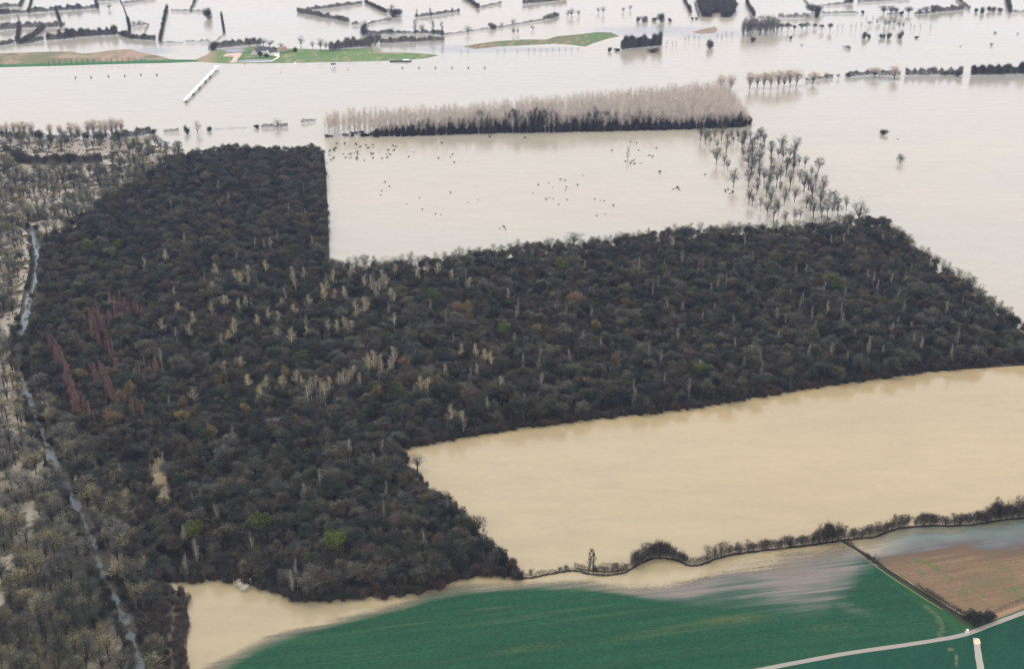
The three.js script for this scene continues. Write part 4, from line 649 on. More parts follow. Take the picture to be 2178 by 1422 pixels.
{ // the dark wood and the grey plantation far off
  const f = rng(31), wp = ground([[1482, -22], [1486, 18], [1494, 36], [1512, 36], [1518, 27], [1532, 27], [1536, 37], [1553, 37], [1565, 24], [1562, 4], [1550, -24]]);
  mass('distant_wood', S.oak, scatter(wp, 7, f).map((p) => [p[0], p[1], rr(0.8, 1.2, f), rr(0.7, 1, f), pick([[0.055, 0.05, 0.045], [0.065, 0.057, 0.05], [0.085, 0.067, 0.055]], f)]), M.darkBark, 'dark wood block cut off by the top edge of the picture');
  structure('wood_floor', sheet(wp, 0.08), std([0.05, 0.045, 0.04]), 'dark floor of the wood block at the top edge');
  const pts = scatter(ground([[1578, 79], [1628, 76], [1657, 72], [1655, 62], [1580, 64]]), 7, f);
  pts.forEach((p) => tree('plantation_tree', pick(S.poplar, f), p[0], p[1], rr(1, 1.5, f), rr(0.85, 1.15, f), pick([F0, F1], f), M.bark, 'grey bare tree in the small plantation at the top right', 'tree', 'trees of the small grey plantation'));
  [[1662, 68, 47, 14], [1676, 67, 47, 14], [1690, 66, 52, 10], [1706, 65, 48, 14], [1717, 62, 47, 12], [1733, 61, 49, 10], [1748, 66, 50, 10], [1766, 67, 48, 11]].forEach(([px, b, t, w], i) => treeAt('meadow_tree', S.oak[i % 6], px, b, t, w, i < 2 || i === 6 ? F0 : F2, M.bark, ['first', 'second', 'third', 'fourth', 'fifth', 'sixth', 'seventh', 'eighth'][i] + ' from the left in the row of round trees right of the grey plantation', 'tree'));
  [[1850, 55, 42, 9], [1866, 52, 38, 7], [1882, 58, 38, 10], [1891, 56, 40, 10], [1901, 53, 38, 10], [1914, 62, 36, 13], [1921, 60, 44, 8]].forEach(([px, b, t, w], i) => treeAt('meadow_tree', S.airy[i % 4], px, b, t, w, i === 4 ? M.olive : F1, M.bark, ['thin', 'very thin', 'purplish', 'leafless', 'greenish', 'largest', 'small'][i] + ' tree of the loose group in the flood at the top right', 'tree'));
  [[1838, 82, 67, 13], [1849, 81, 72, 8], [1877, 82, 70, 11], [1891, 82, 69, 11], [1915, 82, 66, 12], [1950, 81, 76, 10]].forEach(([px, b, t, w], i) => treeAt('meadow_bush', S.thick[i % 3], px, b, t, w, F0, M.bark, ['first', 'second', 'third', 'fourth', 'fifth', 'lowest'][i] + ' of the bushes standing in line in the flood, top right', 'bush'));
  [[1782, 66, 50], [1792, 65, 51], [1810, 66, 50], [1820, 67, 48], [1832, 62, 46], [1843, 50, 33], [1857, 48, 33], [1872, 48, 33], [1896, 46, 33], [1906, 45, 32], [1903, 49, 34], [1937, 63, 48], [1945, 63, 51], [1958, 64, 49], [1980, 63, 51], [1868, 66, 52], [1880, 70, 55], [1418, 98, 84], [1430, 99, 85], [1438, 98, 86], [1457, 90, 76], [1465, 88, 74], [1477, 88, 72], [1487, 90, 75], [1525, 84, 70], [1535, 86, 72], [1545, 82, 66], [1556, 80, 66]].forEach(([px, b, t]) => treeAt('sapling', S.sapling[idx([0, 1], f)], px, b, t, 5, F1, M.bark, 'thin grey sapling standing in the flood at the upper right', 'sapling', 'saplings in the flood at the upper right'));
  [103, 115, 127, 140, 152, 164, 175, 187, 199, 213, 226, 237, 249, 261, 274, 286, 299].forEach((px) => treeAt('bank_sapling', S.sapling[idx([0, 1], f)], px, 140.5 - px * 0.026, 128 - px * 0.026, 5, F0, M.bark, 'thin bare sapling in the row along the brown river bank at the left', 'sapling', 'row of saplings on the left river bank'));
  [[981, 117], [995, 116], [1058, 114], [1073, 113], [1100, 113], [1124, 112], [1137, 112], [1150, 112], [1163, 111], [1176, 111], [1190, 111], [1203, 110], [1216, 110], [1230, 109]].forEach(([px, b]) => treeAt('island_sapling', S.sapling[idx([0, 1], f)], px, b, b - 11, 4, F0, M.bark, 'thin sapling in the row standing in water below the long island', 'sapling', 'row of saplings below the long island'));
}

// ------------------------------------------------------------------ stream with hedge trees along the fields
const brook = [[1106, 1232], [1140, 1227], [1180, 1219], [1222, 1214], [1262, 1222], [1300, 1223], [1330, 1217], [1348, 1207], [1368, 1195], [1402, 1187], [1438, 1191], [1468, 1204], [1500, 1198], [1540, 1184], [1600, 1174], [1660, 1167], [1730, 1159], [1790, 1150], [1832, 1145], [1862, 1142], [1902, 1127], [1952, 1120], [2032, 1118], [2082, 1115], [2132, 1106], [2178, 1102], [2280, 1084]];
structure('brook_bank', ribbon(smooth(ground(brook), 7), 1.5, 0.35, 1.5, 1.2), std([0.035, 0.03, 0.024], 1, { side: THREE.DoubleSide }), 'dark wet bank of the brook winding above the fields');
structure('brook_bank', ribbon(smooth(ground([[1225, 1209], [1262, 1215], [1300, 1216], [1330, 1211]]), 7), 0.9, 0.3, 0.9, 1.2), std([0.05, 0.042, 0.032], 1, { side: THREE.DoubleSide }), 'second dark bank line below the two narrow poplars');
[[[[1115, 1226], [1180, 1217], [1222, 1210]], 1.1, 2, 'low ragged hedge at the foot of the sloping wood edge'], [[[1222, 1209], [1275, 1216], [1335, 1212]], 1.4, 2.2, 'low ragged hedge below the two narrow poplars'], [[[1342, 1207], [1368, 1192], [1402, 1184], [1440, 1188]], 4.5, 4, 'tall hedge on the hump of the brook'], [[[1440, 1190], [1470, 1201], [1500, 1196]], 2.5, 3, 'low hedge in the dip of the brook'], [[[1500, 1195], [1540, 1181], [1600, 1171], [1660, 1164]], 2.4, 3, 'uneven hedge right of the dip of the brook'], [[[1660, 1164], [1730, 1156]], 3.2, 3, 'hedge left of the ditch junction'], [[[1730, 1156], [1790, 1147]], 5.5, 4.5, 'tallest dark hedge just at the ditch junction'], [[[1800, 1146], [1832, 1142], [1862, 1139], [1902, 1124], [1925, 1120]], 3.2, 3, 'hedge right of the ditch junction up to the gap'], [[[1945, 1117], [2032, 1115], [2090, 1112]], 3.6, 3.2, 'hedge right of the gap above the ploughed field'], [[[2090, 1112], [2132, 1103], [2178, 1099], [2280, 1081]], 5.5, 4, 'tall hedge above the ploughed field at the right edge']].forEach(([l, h, w, label], i) => hedge(l, h * 1.25 + 0.7, w * 1.15, M.hedge[i % 3], label, { seed: 120 + i, dens: 3.4, tw: 0.12, ragged: 0.9 }));
{
  const f = rng(37);
  [[1130, 1224, 14, 10], [1192, 1215, 9, 8], [1205, 1212, 10, 10], [1270, 1214, 12, 14], [1285, 1215, 16, 18], [1302, 1215, 17, 20], [1318, 1214, 15, 18], [1330, 1212, 12, 14], [1350, 1206, 32, 22], [1362, 1197, 28, 22], [1375, 1190, 34, 24], [1390, 1186, 30, 24], [1403, 1184, 36, 18], [1418, 1186, 26, 20], [1432, 1190, 20, 16], [1446, 1193, 22, 16], [1455, 1197, 18, 14], [1505, 1197, 36, 22], [1520, 1190, 26, 16], [1536, 1183, 30, 20], [1549, 1180, 26, 14], [1570, 1177, 22, 18], [1592, 1173, 24, 16], [1604, 1171, 14, 14], [1620, 1170, 22, 14], [1633, 1168, 16, 14], [1660, 1166, 14, 18], [1684, 1163, 16, 18], [1705, 1160, 20, 18], [1728, 1158, 22, 20], [1745, 1156, 34, 24], [1758, 1154, 32, 22], [1772, 1152, 36, 24], [1784, 1150, 32, 22], [1796, 1149, 30, 20], [1815, 1144, 16, 16], [1832, 1143, 22, 18], [1850, 1141, 24, 18], [1868, 1136, 26, 18], [1882, 1131, 24, 16], [1912, 1122, 24, 20], [1925, 1120, 22, 18], [1934, 1119, 22, 12], [1950, 1118, 20, 14], [1965, 1117, 24, 20], [1985, 1117, 22, 20], [2010, 1117, 18, 18], [2030, 1116, 24, 20], [2045, 1116, 20, 18], [2065, 1114, 20, 18], [2080, 1113, 22, 18], [2095, 1110, 28, 20], [2108, 1108, 34, 20], [2118, 1106, 44, 18], [2130, 1104, 34, 22], [2142, 1103, 32, 20], [2155, 1102, 34, 22], [2170, 1101, 40, 24]].forEach(([px, py, h, w], i) => treeAt('hedgerow_tree', i % 3 ? S.airy[i % 4] : S.bush[i % 4], px + rr(-2, 2, f), py - 1, py - h * 1.15, w * 1.2, M.hedge[idx(M.hedge, f)], M.darkBark, 'small bare tree of the hedgerow along the brook above the fields', 'tree', 'hedgerow trees along the brook'));
  treeAt('hedgerow_tree', S.birch[0], 1899, 1126, 1093, 18, M.ochre[0], M.bark, 'left yellowish tree in the brook hedgerow beside the gap', 'tree'); treeAt('hedgerow_tree', S.birch[1], 1914, 1122, 1094, 18, M.left[2], M.bark, 'right yellowish tree in the brook hedgerow beside the gap', 'tree');
  treeAt('narrow_poplar', S.column[0], 1252, 1218, 1166, 9, M.hedge[1], M.darkBark, 'left of the two tall narrow poplars rising from the brook', 'poplar tree'); treeAt('narrow_poplar', S.column[1], 1262, 1219, 1166, 11, M.hedge[0], M.darkBark, 'right of the two tall narrow poplars rising from the brook', 'poplar tree');
}
structure('shaded_ditch_bank', ribbon(smooth(ground([[1794, 1151], [1850, 1186], [1900, 1221], [1960, 1260], [2010, 1292], [2062, 1326]]), 6), 2.2, 0.1, 4.4, 0.4), std([0.034, 0.032, 0.021]), 'bank of the ditch between the two fields, painted dark for its shadow');  // strip and hedge toned dark to paint in the shadow of the ditch
hedge([[1800, 1153], [1850, 1187], [1900, 1222], [1950, 1252]], 1.8, 2.0, M.ivyShade, 'low dark ditch hedge between the two fields, upper part', { seed: 150, dens: 3, tw: 0.12 });
hedge([[1950, 1250], [1990, 1277], [2030, 1300], [2064, 1322]], 3.2, 4, M.ivyShade, 'taller dark ditch hedge between the two fields, lower part', { seed: 151, dens: 3, tw: 0.13 });
structure('grass_edge', ribbon(ground([[1795, 1158], [1850, 1195], [1900, 1230], [1960, 1269], [2005, 1296]]), 0.6, 0.12, 0.5, 0.9), std([0.13, 0.12, 0.06], 1, { side: THREE.DoubleSide }), 'pale dry grass edge along the ditch hedge');
hedge([[2110, 1304], [2140, 1290], [2178, 1276], [2300, 1232]], 1.2, 3, std([0.05, 0.038, 0.042]), 'low purple-brown bramble strip below the ploughed field', { seed: 152, dens: 1.8, tw: 0.1 });
[[2066, 1318, 22, 26], [2082, 1326, 25, 28], [2097, 1320, 22, 26], [2074, 1332, 20, 22], [2108, 1316, 15, 20]].forEach(([px, py, h, w], i) => treeAt('evergreen_bush', S.evergreen[i % 2], px, py, py - h, w, i === 4 ? M.hedge[2] : M.ivyShade, M.darkBark, ['black bush at the end of the ditch hedge', 'middle black bush of the clump beside the farm road', 'right black bush of the clump beside the farm road', 'front black bush of the clump, closest to the farm road', 'small brown bush at the right of the black clump'][i], 'bush'));
treeAt('field_bush', S.bush[1], 1847, 1190, 1176, 14, M.hedge[0], M.darkBark, 'small bush in the flooded corner beside the ditch, left one', 'bush'); treeAt('field_bush', S.bush[2], 1862, 1196, 1180, 13, M.hedge[1], M.darkBark, 'small bush in the flooded corner beside the ditch, right one', 'bush');

// fallen bleached trees at the bottom shore of the wood
[[506, 1250, 18, 22], [520, 1255, 14, 20], [538, 1240, 14, 18]].forEach(([px, py, h, w], i) => treeAt('dead_bush', S.bush[i], px, py, py - h, w, M.deadWood, M.paleBark, ['leftmost bleached dead bush in the water at the bottom shore of the wood', 'middle bleached dead bush at the bottom shore of the wood', 'bleached dead bush set back at the bottom shore of the wood'][i], 'dead bush'));
// tufts that poke out of the flooded clearing
{
  const f = rng(41), list = [];
  for (let k = 0; k < 64; k++) { const a = f(), px = 700 + Math.pow(f(), 1.3) * 145, py = 305 + f() * 38; if (Math.abs(Math.sin(px * 0.2)) > 0.25) list.push([px, py, rr(2.5, 5, f)]); }
  for (const [cx, cy, sx, sy, n] of [[1350, 348, 22, 8, 9], [1442, 398, 20, 8, 7], [1548, 408, 16, 8, 9], [1065, 484, 12, 6, 4], [1135, 408, 3, 5, 1], [1180, 400, 90, 50, 14], [900, 420, 130, 60, 12], [1380, 320, 120, 25, 10], [950, 330, 120, 20, 6], [1280, 440, 120, 30, 6]]) for (let i = 0; i < n; i++) list.push([cx + (f() + f() - 1) * sx, cy + (f() + f() - 1) * sy, rr(2, 4.5, f)]);
  list.push([1403, 367, 6], [1910, 296, 3], [1500, 372, 4], [940, 305, 5], [1042, 292, 6], [1117, 294, 5], [2118, 71, 6], [2165, 73, 4], [2043, 99, 3], [1706, 97, 4]);
  for (const [px, py, w] of list) treeAt('drowned_tuft', S.bush[idx(S.bush, f)], px, py, py - w * 0.9, w * 1.3, pick([M.hedge[0], M.hedge[2], M.ochre[1], M.wood[7]], f), M.bark, 'small dark tuft of brush poking out of the flood water', 'tuft', 'drowned tufts in the flood');
  treeAt('sapling', S.sapling[0], 1335, 342, 322, 9, M.hedge[2], M.bark, 'lone sapling standing in the flooded clearing', 'sapling');
}

// ------------------------------------------------------------------ farm, footbridge, boats, buoys
const slab = (w, h, d, x, y, z) => { const g = new THREE.BoxGeometry(w, h, d); g.translate(x, y, z); return g; };
function part(name, geo, mat, parent, label) { const m = put(new THREE.Mesh(geo, mat), parent); m.name = name; if (label) m.userData.label = label; return m; }
const wallM = std([0.72, 0.68, 0.62], 0.9), slateM = std([0.045, 0.045, 0.055], 0.7), tileM = std([0.22, 0.12, 0.085], 0.85), glassM = std([0.03, 0.035, 0.04], 0.15), stoneM = std([0.5, 0.45, 0.38], 0.95), doorM = std([0.1, 0.07, 0.05], 0.7);
function house(name, px, py, w, d, h, rise, turn, wall, roof, label, chimney = true) {
  const [x, z] = G(px, py), g = new THREE.Group(); g.name = numbered(name); g.position.set(x, 0, z); g.rotation.y = turn; tag(g, label, 'house', null);
  const s = new THREE.Shape([new THREE.Vector2(-d / 2, 0), new THREE.Vector2(d / 2, 0), new THREE.Vector2(d / 2, h), new THREE.Vector2(0, h + rise), new THREE.Vector2(-d / 2, h)]);
  const body = new THREE.ExtrudeGeometry(s, { depth: w, bevelEnabled: false }); body.translate(0, 0, -w / 2); body.rotateY(Math.PI / 2); part('wall', body, wall, g);
  const sl = Math.atan2(rise, d / 2), L = Math.hypot(rise, d / 2) + 0.5, rs = [];
  for (const k of [-1, 1]) { const b = new THREE.BoxGeometry(w + 0.7, 0.22, L); b.translate(0, 0.13, k * L / 2); b.rotateX(k * sl); b.translate(0, h + rise, 0); rs.push(b); }
  const rf = part('roof', mergeGeometries(rs), roof, g);
  if (chimney) part('chimney', slab(0.8, 1.8, 0.8, w * 0.36, h + rise + 0.4, 0), stoneM, rf);
  const n = Math.max(2, Math.round(w / 3.2));
  for (let i = 0; i < n; i++) { const wx = (i + 0.5) / n * w - w / 2; if (i === Math.floor(n / 2)) part('door', slab(1, 2.1, 0.12, wx, 1.05, d / 2 + 0.03), doorM, g); else part('window', slab(0.95, 1.2, 0.1, wx, h * 0.55, d / 2 + 0.03), glassM, g); }
  scene.add(g); return g;
}
house('farm_house', 562, 114, 19, 9.5, 6, 4.2, 0.25, wallM, slateM, 'white farm house with a dark slate roof between two dark roofs');
house('farm_barn', 545, 116, 12, 13, 4, 6, 1.2, stoneM, slateM, 'barn with a steep dark roof left of the white farm house', false);
house('farm_barn', 576, 116, 13, 11, 4.4, 5.2, 0.9, wallM, slateM, 'white-walled barn with a dark roof right of the farm house', false);
house('cottage', 600, 110, 14, 9, 4.2, 3.4, 0.5, stoneM, tileM, 'small cottage with a brown tiled roof right of the farm yard');
structure('farm_yard', sheet(ground([[471, 121], [481, 114], [516, 112], [508, 122], [500, 133], [489, 133], [497, 121]]), 0.1), std([0.38, 0.29, 0.255], 1), 'pink gravel yard and ramp left of the farm');
structure('farm_drive', ribbon(smooth(ground([[585, 113], [592, 118], [588, 124], [570, 130], [530, 132], [500, 132]]), 5), 3.4, 0.12, 2.2), std([0.55, 0.5, 0.43], 1, { side: THREE.DoubleSide }), 'cream drive curving from the farm to the water');
structure('farm_court', sheet(ground([[566, 116], [583, 115], [594, 111], [592, 121], [584, 118]]), 0.11), std([0.62, 0.57, 0.5], 1), 'pale court in front of the farm buildings');
hedge([[471, 123], [483, 121], [496, 121]], 2.4, 1.8, M.ivyShade, 'clipped dark hedge below the pink yard', { seed: 160, tw: 0.2 }); hedge([[510, 114], [530, 112], [544, 112]], 2.4, 1.8, M.ivyShade, 'clipped dark hedge from the yard to the barn', { seed: 161, tw: 0.2 });
hedge([[506, 127], [540, 126], [580, 123]], 2.6, 2.4, B([0.03, 0.055, 0.03]), 'dark green garden hedge in front of the farm', { seed: 162, tw: 0.2 }); hedge([[596, 113], [612, 112], [630, 110]], 3, 2.4, M.ivyShade, 'dark garden hedge right of the cottage', { seed: 163, tw: 0.2 });
bigTree([[S.evergreen[0], 628, 110, 100, 11, M.ivyShade, 'black evergreen ball at the right end of the farm garden'], [S.evergreen[1], 552, 121, 110, 12, M.ivyShade, 'dark evergreen in front of the left barn'], [S.evergreen[0], 567, 121, 113, 11, M.ivyShade, 'dark evergreen in front of the farm house'], [S.evergreen[1], 584, 113, 100, 11, M.ivyShade, 'dark evergreen behind the right barn']], 'garden_tree', 'tree');
{ // white footbridge on piers
  const a = G(393, 219), b = G(457, 152), L = Math.hypot(b[0] - a[0], b[1] - a[1]), g = new THREE.Group(); g.name = 'footbridge'; g.position.set((a[0] + b[0]) / 2, 0, (a[1] + b[1]) / 2); g.rotation.y = -Math.atan2(b[1] - a[1], b[0] - a[0]);
  tag(g, 'long white footbridge on dark piers standing in the river', 'bridge');
  const white = std([0.86, 0.86, 0.86], 0.6), conc = std([0.18, 0.17, 0.16], 0.9);
  part('deck', slab(L, 0.4, 3.4, 0, 3.4, 0), white, g);
  for (const k of [-1, 1]) part('parapet', slab(L, 1.5, 0.25, 0, 4.34, k * 1.6), white, g);
  for (const t of [0.02, 0.24, 0.44, 0.64, 0.8]) { const p = part('pier', slab(2.2, 3.2, 2.4, (t - 0.5) * L, 1.6, 0), conc, g); part('cutwater', new THREE.CylinderGeometry(1.1, 1.1, 3.2, 3).translate((t - 0.5) * L, 1.6, 1.4), conc, p); }
  scene.add(g);
  const c = G(460, 150), k = new THREE.Group(); k.name = 'gate_house'; k.position.set(c[0], 0, c[1]); k.rotation.y = g.rotation.y; tag(k, 'small white round-topped hut at the far end of the footbridge', 'hut');
  part('wall', slab(5, 5.5, 5, 0, 2.75, 0), white, k); part('roof', new THREE.SphereGeometry(3.4, 12, 6, 0, 6.283, 0, 1.57).scale(1, 0.6, 1).translate(0, 5.51, 0), white, k); part('window', slab(2.6, 1.6, 0.2, 0, 3, 2.52), glassM, k); part('base', slab(5.6, 1, 5.6, 0, 0.4, 0), conc, k);
  scene.add(k);
}
{ // hut, barge, buoys
  const hut = house('river_hut', 709, 143, 6.5, 5.5, 4.6, 1.6, 0.1, std([0.82, 0.82, 0.82], 0.8), slateM, 'small white hut with a dark roof standing in the river', false); hut.userData.category = 'hut';
  const p = G(852, 131), g = new THREE.Group(); g.name = 'barge'; g.position.set(p[0], 0, p[1]); g.rotation.y = 0.05; tag(g, 'long dark moored barge with a white cabin at the green bank', 'barge');
  const s = new THREE.Shape([[-17, -2], [15, -2], [17, 0], [15, 2], [-17, 2]].map((q) => new THREE.Vector2(...q))), h = new THREE.ExtrudeGeometry(s, { depth: 2, bevelEnabled: false }); h.rotateX(-Math.PI / 2); h.translate(0, -0.4, 0);
  part('hull', h, std([0.03, 0.03, 0.045], 0.5), g); part('cabin', slab(9, 1.8, 3, 8, 2.5, 0), std([0.8, 0.8, 0.78], 0.6), g); part('hatch', slab(18, 0.5, 3, -6.5, 1.85, 0), std([0.09, 0.09, 0.12], 0.6), g); for (const x of [5.5, 8, 10.5]) part('window', slab(1.2, 0.7, 0.1, x, 2.7, 1.53), glassM, g);
  scene.add(g);
  const prof = [[0.01, -0.3], [1.1, -0.3], [1.2, 0.3], [0.7, 0.8], [0.25, 1.6], [0.25, 2.1], [0.01, 2.2]].map((q) => new THREE.Vector2(...q)), bg = new THREE.LatheGeometry(prof, 12), tg = new THREE.SphereGeometry(0.42, 8, 6).translate(0, 2.3, 0);
  const buoy = (px, py, m, label, group) => { const q = G(px, py), o = new THREE.Group(); o.name = numbered('buoy'); o.position.set(q[0], 0, q[1]); o.scale.setScalar(1.25); tag(o, label, 'buoy', group); part('float', bg, m, o); part('topmark', tg, m, o); scene.add(o); };
  const dark = std([0.07, 0.07, 0.08], 0.6);
  for (const [px, py] of [[160, 166], [193, 165], [230, 163], [265, 162], [299, 160], [333, 160]]) buoy(px, py, dark, 'small dark buoy in the line on the river left of the footbridge', 'left line of river buoys');
  for (const px of [856, 891, 926, 961, 996, 1031]) buoy(px, 145, dark, 'small dark buoy in the line on the river below the barge', 'right line of river buoys');
  buoy(597, 153, std([0.6, 0.42, 0.12], 0.5), 'yellow buoy below the farm bank'); buoy(740, 148, std([0.45, 0.35, 0.08], 0.5), 'dull yellow buoy right of the white hut'); buoy(627, 135, std([0.85, 0.85, 0.85], 0.5), 'white buoy at the edge of the farm bank'); buoy(520, 136, std([0.6, 0.16, 0.12], 0.5), 'red buoy below the farm drive');
}
{ // concrete marker where ditch and road meet
  const q = G(2058, 1345), g = new THREE.Group(); g.name = 'culvert_marker'; g.position.set(q[0], 0, q[1]); tag(g, 'pale concrete marker block beside the black bush and the farm road', 'marker');
  const c = std([0.55, 0.52, 0.46], 0.9); part('block', slab(1.1, 1.7, 0.9, 0, 0.85, 0), c, g); part('cap', new THREE.ConeGeometry(0.72, 0.5, 4).rotateY(Math.PI / 4).translate(0, 1.95, 0), c, g); part('footing', slab(1.7, 0.4, 1.4, 0, 0.1, 0), c, g); scene.add(g);
}
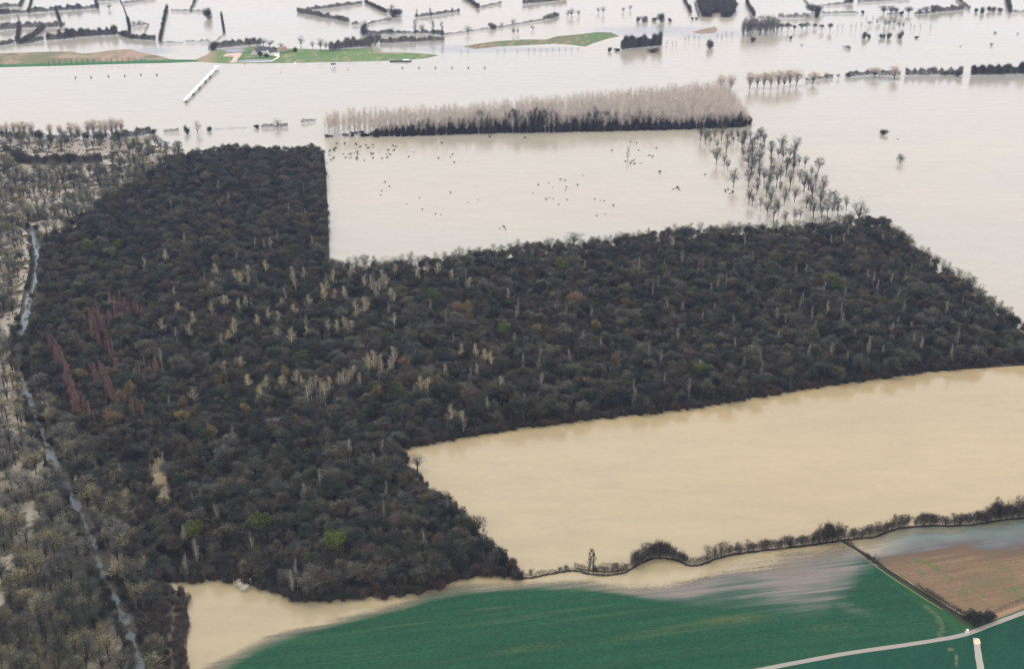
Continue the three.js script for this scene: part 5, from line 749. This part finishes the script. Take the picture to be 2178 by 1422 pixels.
// ------------------------------------------------------------------ what tells each of the many alike trees apart: its look and the landmark beside it
{
  const woodMarks = [[715, 1145, 'the bright yellow-green crown'], [550, 1105, 'the dull green lower crown'], [410, 1120, 'the dark green lower crown'], [856, 958, 'the inner corner of the near shore'], [1106, 1215, 'the lower tip of the wood'], [515, 1240, 'the bleached dead bushes'], [330, 1225, 'the top of the brown thicket'], [920, 628, 'the vivid green round crown'], [1075, 698, 'the green crown at mid-wood'], [1410, 574, 'the yellow-green crown of the upper wood'], [1490, 786, 'the green crown near the right shore'], [1775, 598, 'the two green crowns at the right'], [640, 762, 'the olive crown among the birches'], [217, 522, 'the two green crowns at the left'], [165, 1000, 'the middle of the stream'], [840, 828, 'the bright olive crown'], [740, 1280, 'the bottom shore'], [1240, 900, 'the near shore'], [1830, 810, 'the right part of the near shore'], [1120, 520, 'the far shore'], [480, 320, 'the top edge of the left block'], [980, 1130, 'the sloping wood edge'], [160, 790, 'the thick larch streak'], [690, 430, 'the straight edge of the clearing']];
  const leftMarks = [[40, 742, 'the stream bend'], [76, 522, 'the head of the stream'], [165, 1075, 'the middle of the stream'], [240, 1255, 'the lower stream'], [295, 1400, 'the bottom end of the stream'], [125, 346, 'the long dark belt'], [20, 1400, 'the bottom left corner'], [8, 1000, 'the left picture edge'], [8, 1180, 'the lower left picture edge'], [60, 294, 'the pale poplars'], [300, 352, 'the upper left wood edge'], [120, 900, 'the pale reed clearing']];
  const looseMarks = [[1592, 270, 'the right end of the plantation'], [1530, 330, 'the edge of the clearing'], [1600, 440, 'the lower clearing corner'], [1720, 340, 'the open flood'], [1826, 440, 'the tall corner tree'], [1720, 465, 'the far shore'], [1650, 390, 'the middle of the group']];
  const brookMarks = [[1112, 1225, 'the tip of the wood'], [1257, 1216, 'the two narrow poplars'], [1400, 1186, 'the hump of the brook'], [1470, 1203, 'the dip of the brook'], [1600, 1172, 'the straight brook stretch'], [1795, 1149, 'the ditch junction'], [1906, 1124, 'the two yellowish trees'], [2030, 1117, 'the ploughed field'], [2170, 1100, 'the right picture edge']];
  const plantMarks = [[690, 285, 'the left end'], [800, 285, 'the left quarter'], [930, 284, 'the rise of the dark scrub'], [1080, 282, 'the left middle'], [1240, 278, 'the middle'], [1400, 274, 'the right middle'], [1520, 270, 'the right quarter'], [1590, 268, 'the right end']];
  const tuftMarks = [[700, 320, 'the upper left clearing corner'], [840, 320, 'the left part of the clearing'], [1065, 484, 'the lower clearing edge'], [1350, 346, 'the lone sapling'], [1442, 398, 'the middle right of the clearing'], [1548, 408, 'the loose trees'], [1180, 400, 'the middle of the clearing'], [1900, 290, 'the dark round bush'], [2140, 71, 'the right picture edge']];
  const sapMarks = [[1428, 96, 'the lone dense hedge'], [1470, 88, 'the red islet'], [1540, 82, 'the grey plantation'], [1800, 66, 'the row of round trees'], [1865, 52, 'the loose tree group'], [1950, 62, 'the line of bushes']];
  const rowMarks = [[140, 136, 'the left third of the bank'], [210, 135, 'the middle of the bank'], [290, 132, 'the right end of the bank'], [990, 116, 'the left tip of the island'], [1120, 112, 'the middle of the island'], [1220, 110, 'the right half of the island']];
  const size = (o, lo, hi, words) => words[o.scale.x < lo ? 0 : o.scale.x < hi ? 1 : 2];
  const tones = new Map(); M.wood.forEach((m, i) => tones.set(m, ['grey-brown', 'charcoal', 'rust-brown', 'dark olive', 'pale grey', 'slate', 'olive-brown', 'light brown', 'blackish', 'mid grey'][i])); M.left.forEach((m, i) => tones.set(m, ['grey-olive', 'grey', 'straw', 'dark', 'pale grey'][i])); M.hedge.forEach((m, i) => tones.set(m, ['brown', 'light brown', 'dark', 'pale'][i]));
  tones.set(M.olive, 'olive'); tones.set(M.ivyShade, 'blackish'); M.birch.forEach((m, i) => tones.set(m, ['straw', 'tan', 'grey-tan', 'yellowish'][i])); M.thin.forEach((m, i) => tones.set(m, ['pale', 'grey', 'dim'][i])); M.larch.forEach((m, i) => tones.set(m, ['red-brown', 'dull brown', 'rusty'][i])); M.poplar.forEach((m, i) => tones.set(m, ['beige', 'cream', 'pinkish'][i])); M.ochre.forEach((m, i) => tones.set(m, ['ochre', 'dull ochre', 'rust'][i]));
  const rules = {
    'bare trees of the dense wood': [woodMarks, (o, t) => size(o, 0.72, 1.02, ['narrow', 'mid-sized', 'broad']) + ' ' + t + ' bare tree'], 'straw-coloured birches in the wood': [woodMarks, (o, t) => size(o, 1.1, 1.35, ['slim', 'full', 'broad']) + ' ' + t + ' birch'],
    'slender grey birches scattered through the wood': [woodMarks, (o, t) => size(o, 0.52, 0.72, ['thin', 'slender', 'fuller']) + ' ' + t + ' birch stem'], 'red-brown larches in rows': [woodMarks, (o, t) => size(o, 0.85, 1.05, ['narrow', 'pointed', 'wide']) + ' ' + t + ' larch'], 'ochre crowns scattered in the wood': [woodMarks, (o, t) => size(o, 0.8, 1.1, ['small', 'round', 'broad']) + ' ' + t + ' crown'],
    'trees of the flooded wood at the left': [leftMarks, (o, t) => size(o, 0.95, 1.2, ['narrow', 'mid-sized', 'wide']) + ' ' + t + ' thin-limbed tree'], 'bushes along the banks of the left stream': [leftMarks, (o, t) => size(o, 0.6, 0.9, ['small', 'mid-sized', 'wide']) + ' ' + t + ' bank bush'],
    'loose trees in the water right of the clearing': [looseMarks, (o, t) => size(o, 0.95, 1.2, ['slim', 'mid-sized', 'broad']) + ' ' + t + ' flooded tree'], 'hedgerow trees along the brook': [brookMarks, (o, t) => size(o, 0.6, 0.9, ['small', 'mid-sized', 'wide']) + ' ' + t + ' hedgerow tree'],
    'poplars of the plantation': [plantMarks, (o, t) => size(o, 0.95, 1.15, ['narrow', 'mid-sized', 'full']) + ' ' + (o.scale.y < 0.88 ? 'short ' : o.scale.y > 1 ? 'tall ' : '') + t + ' plantation poplar'], 'drowned tufts in the flood': [tuftMarks, (o) => size(o, 0.5, 0.8, ['tiny', 'small', 'larger']) + ' tuft of brush'],
    'saplings in the flood at the upper right': [sapMarks, () => 'thin grey sapling in the flood'], 'row of saplings on the left river bank': [rowMarks, () => 'thin bank sapling'], 'row of saplings below the long island': [rowMarks, () => 'thin sapling in the island row'],
    'trees along the far shore of the wood': [[[760, 560, 'the corner of the clearing'], [1000, 535, 'the left half of the far shore'], [1220, 515, 'the wide domed shore tree'], [1430, 490, 'the right half of the far shore'], [1620, 480, 'the loose trees'], [1820, 465, 'the tall corner tree']], (o, t) => size(o, 0.9, 1.15, ['slim', 'mid-sized', 'wide']) + ' ' + t + ' shore tree'], 'trees of the right-hand wood edge': [[[1900, 480, 'the right wood corner'], [2010, 560, 'the middle of the right wood edge'], [2150, 660, 'the lower right wood edge']], (o, t) => size(o, 0.9, 1.15, ['slim', 'mid-sized', 'wide']) + ' ' + t + ' edge tree'],
    'trees of the small grey plantation': [[[1585, 75, 'the left end of the grey plantation'], [1615, 74, 'the middle of the grey plantation'], [1650, 70, 'the right end of the grey plantation']], (o) => size(o, 1.15, 1.35, ['narrow', 'mid-sized', 'wide']) + (o.scale.y > 1 ? ' tall' : ' shorter') + ' grey tree'],
  };
  for (const o of scene.children) {
    const r = rules[o.userData.group]; if (!r) continue;
    const [px, py] = P(o.position.x, 0, o.position.z); let best = null, bd = 1e9;
    for (const m of r[0]) { const d = Math.hypot(px - m[0], (py - m[1]) * 1.6); if (d < bd) { bd = d; best = m; } }
    const dx = px - best[0], dy = (py - best[1]) * 1.6, k = mPerPx(px, py), far = bd * k < 14 ? '' : bd * k < 32 ? 'just ' : bd * k < 75 ? '' : 'well ';
    const rel = bd * k < 14 ? 'at' : far + (Math.abs(dx) > Math.abs(dy) ? (dx < 0 ? 'left of' : 'right of') : dy < 0 ? 'behind' : 'in front of');
    o.userData.label = r[1](o, tones.get(o.children[1]?.material) ?? 'dark') + ' ' + rel + ' ' + best[2];
  }
}
console.log('objects', scene.children.length);
renderer.render(scene, camera);
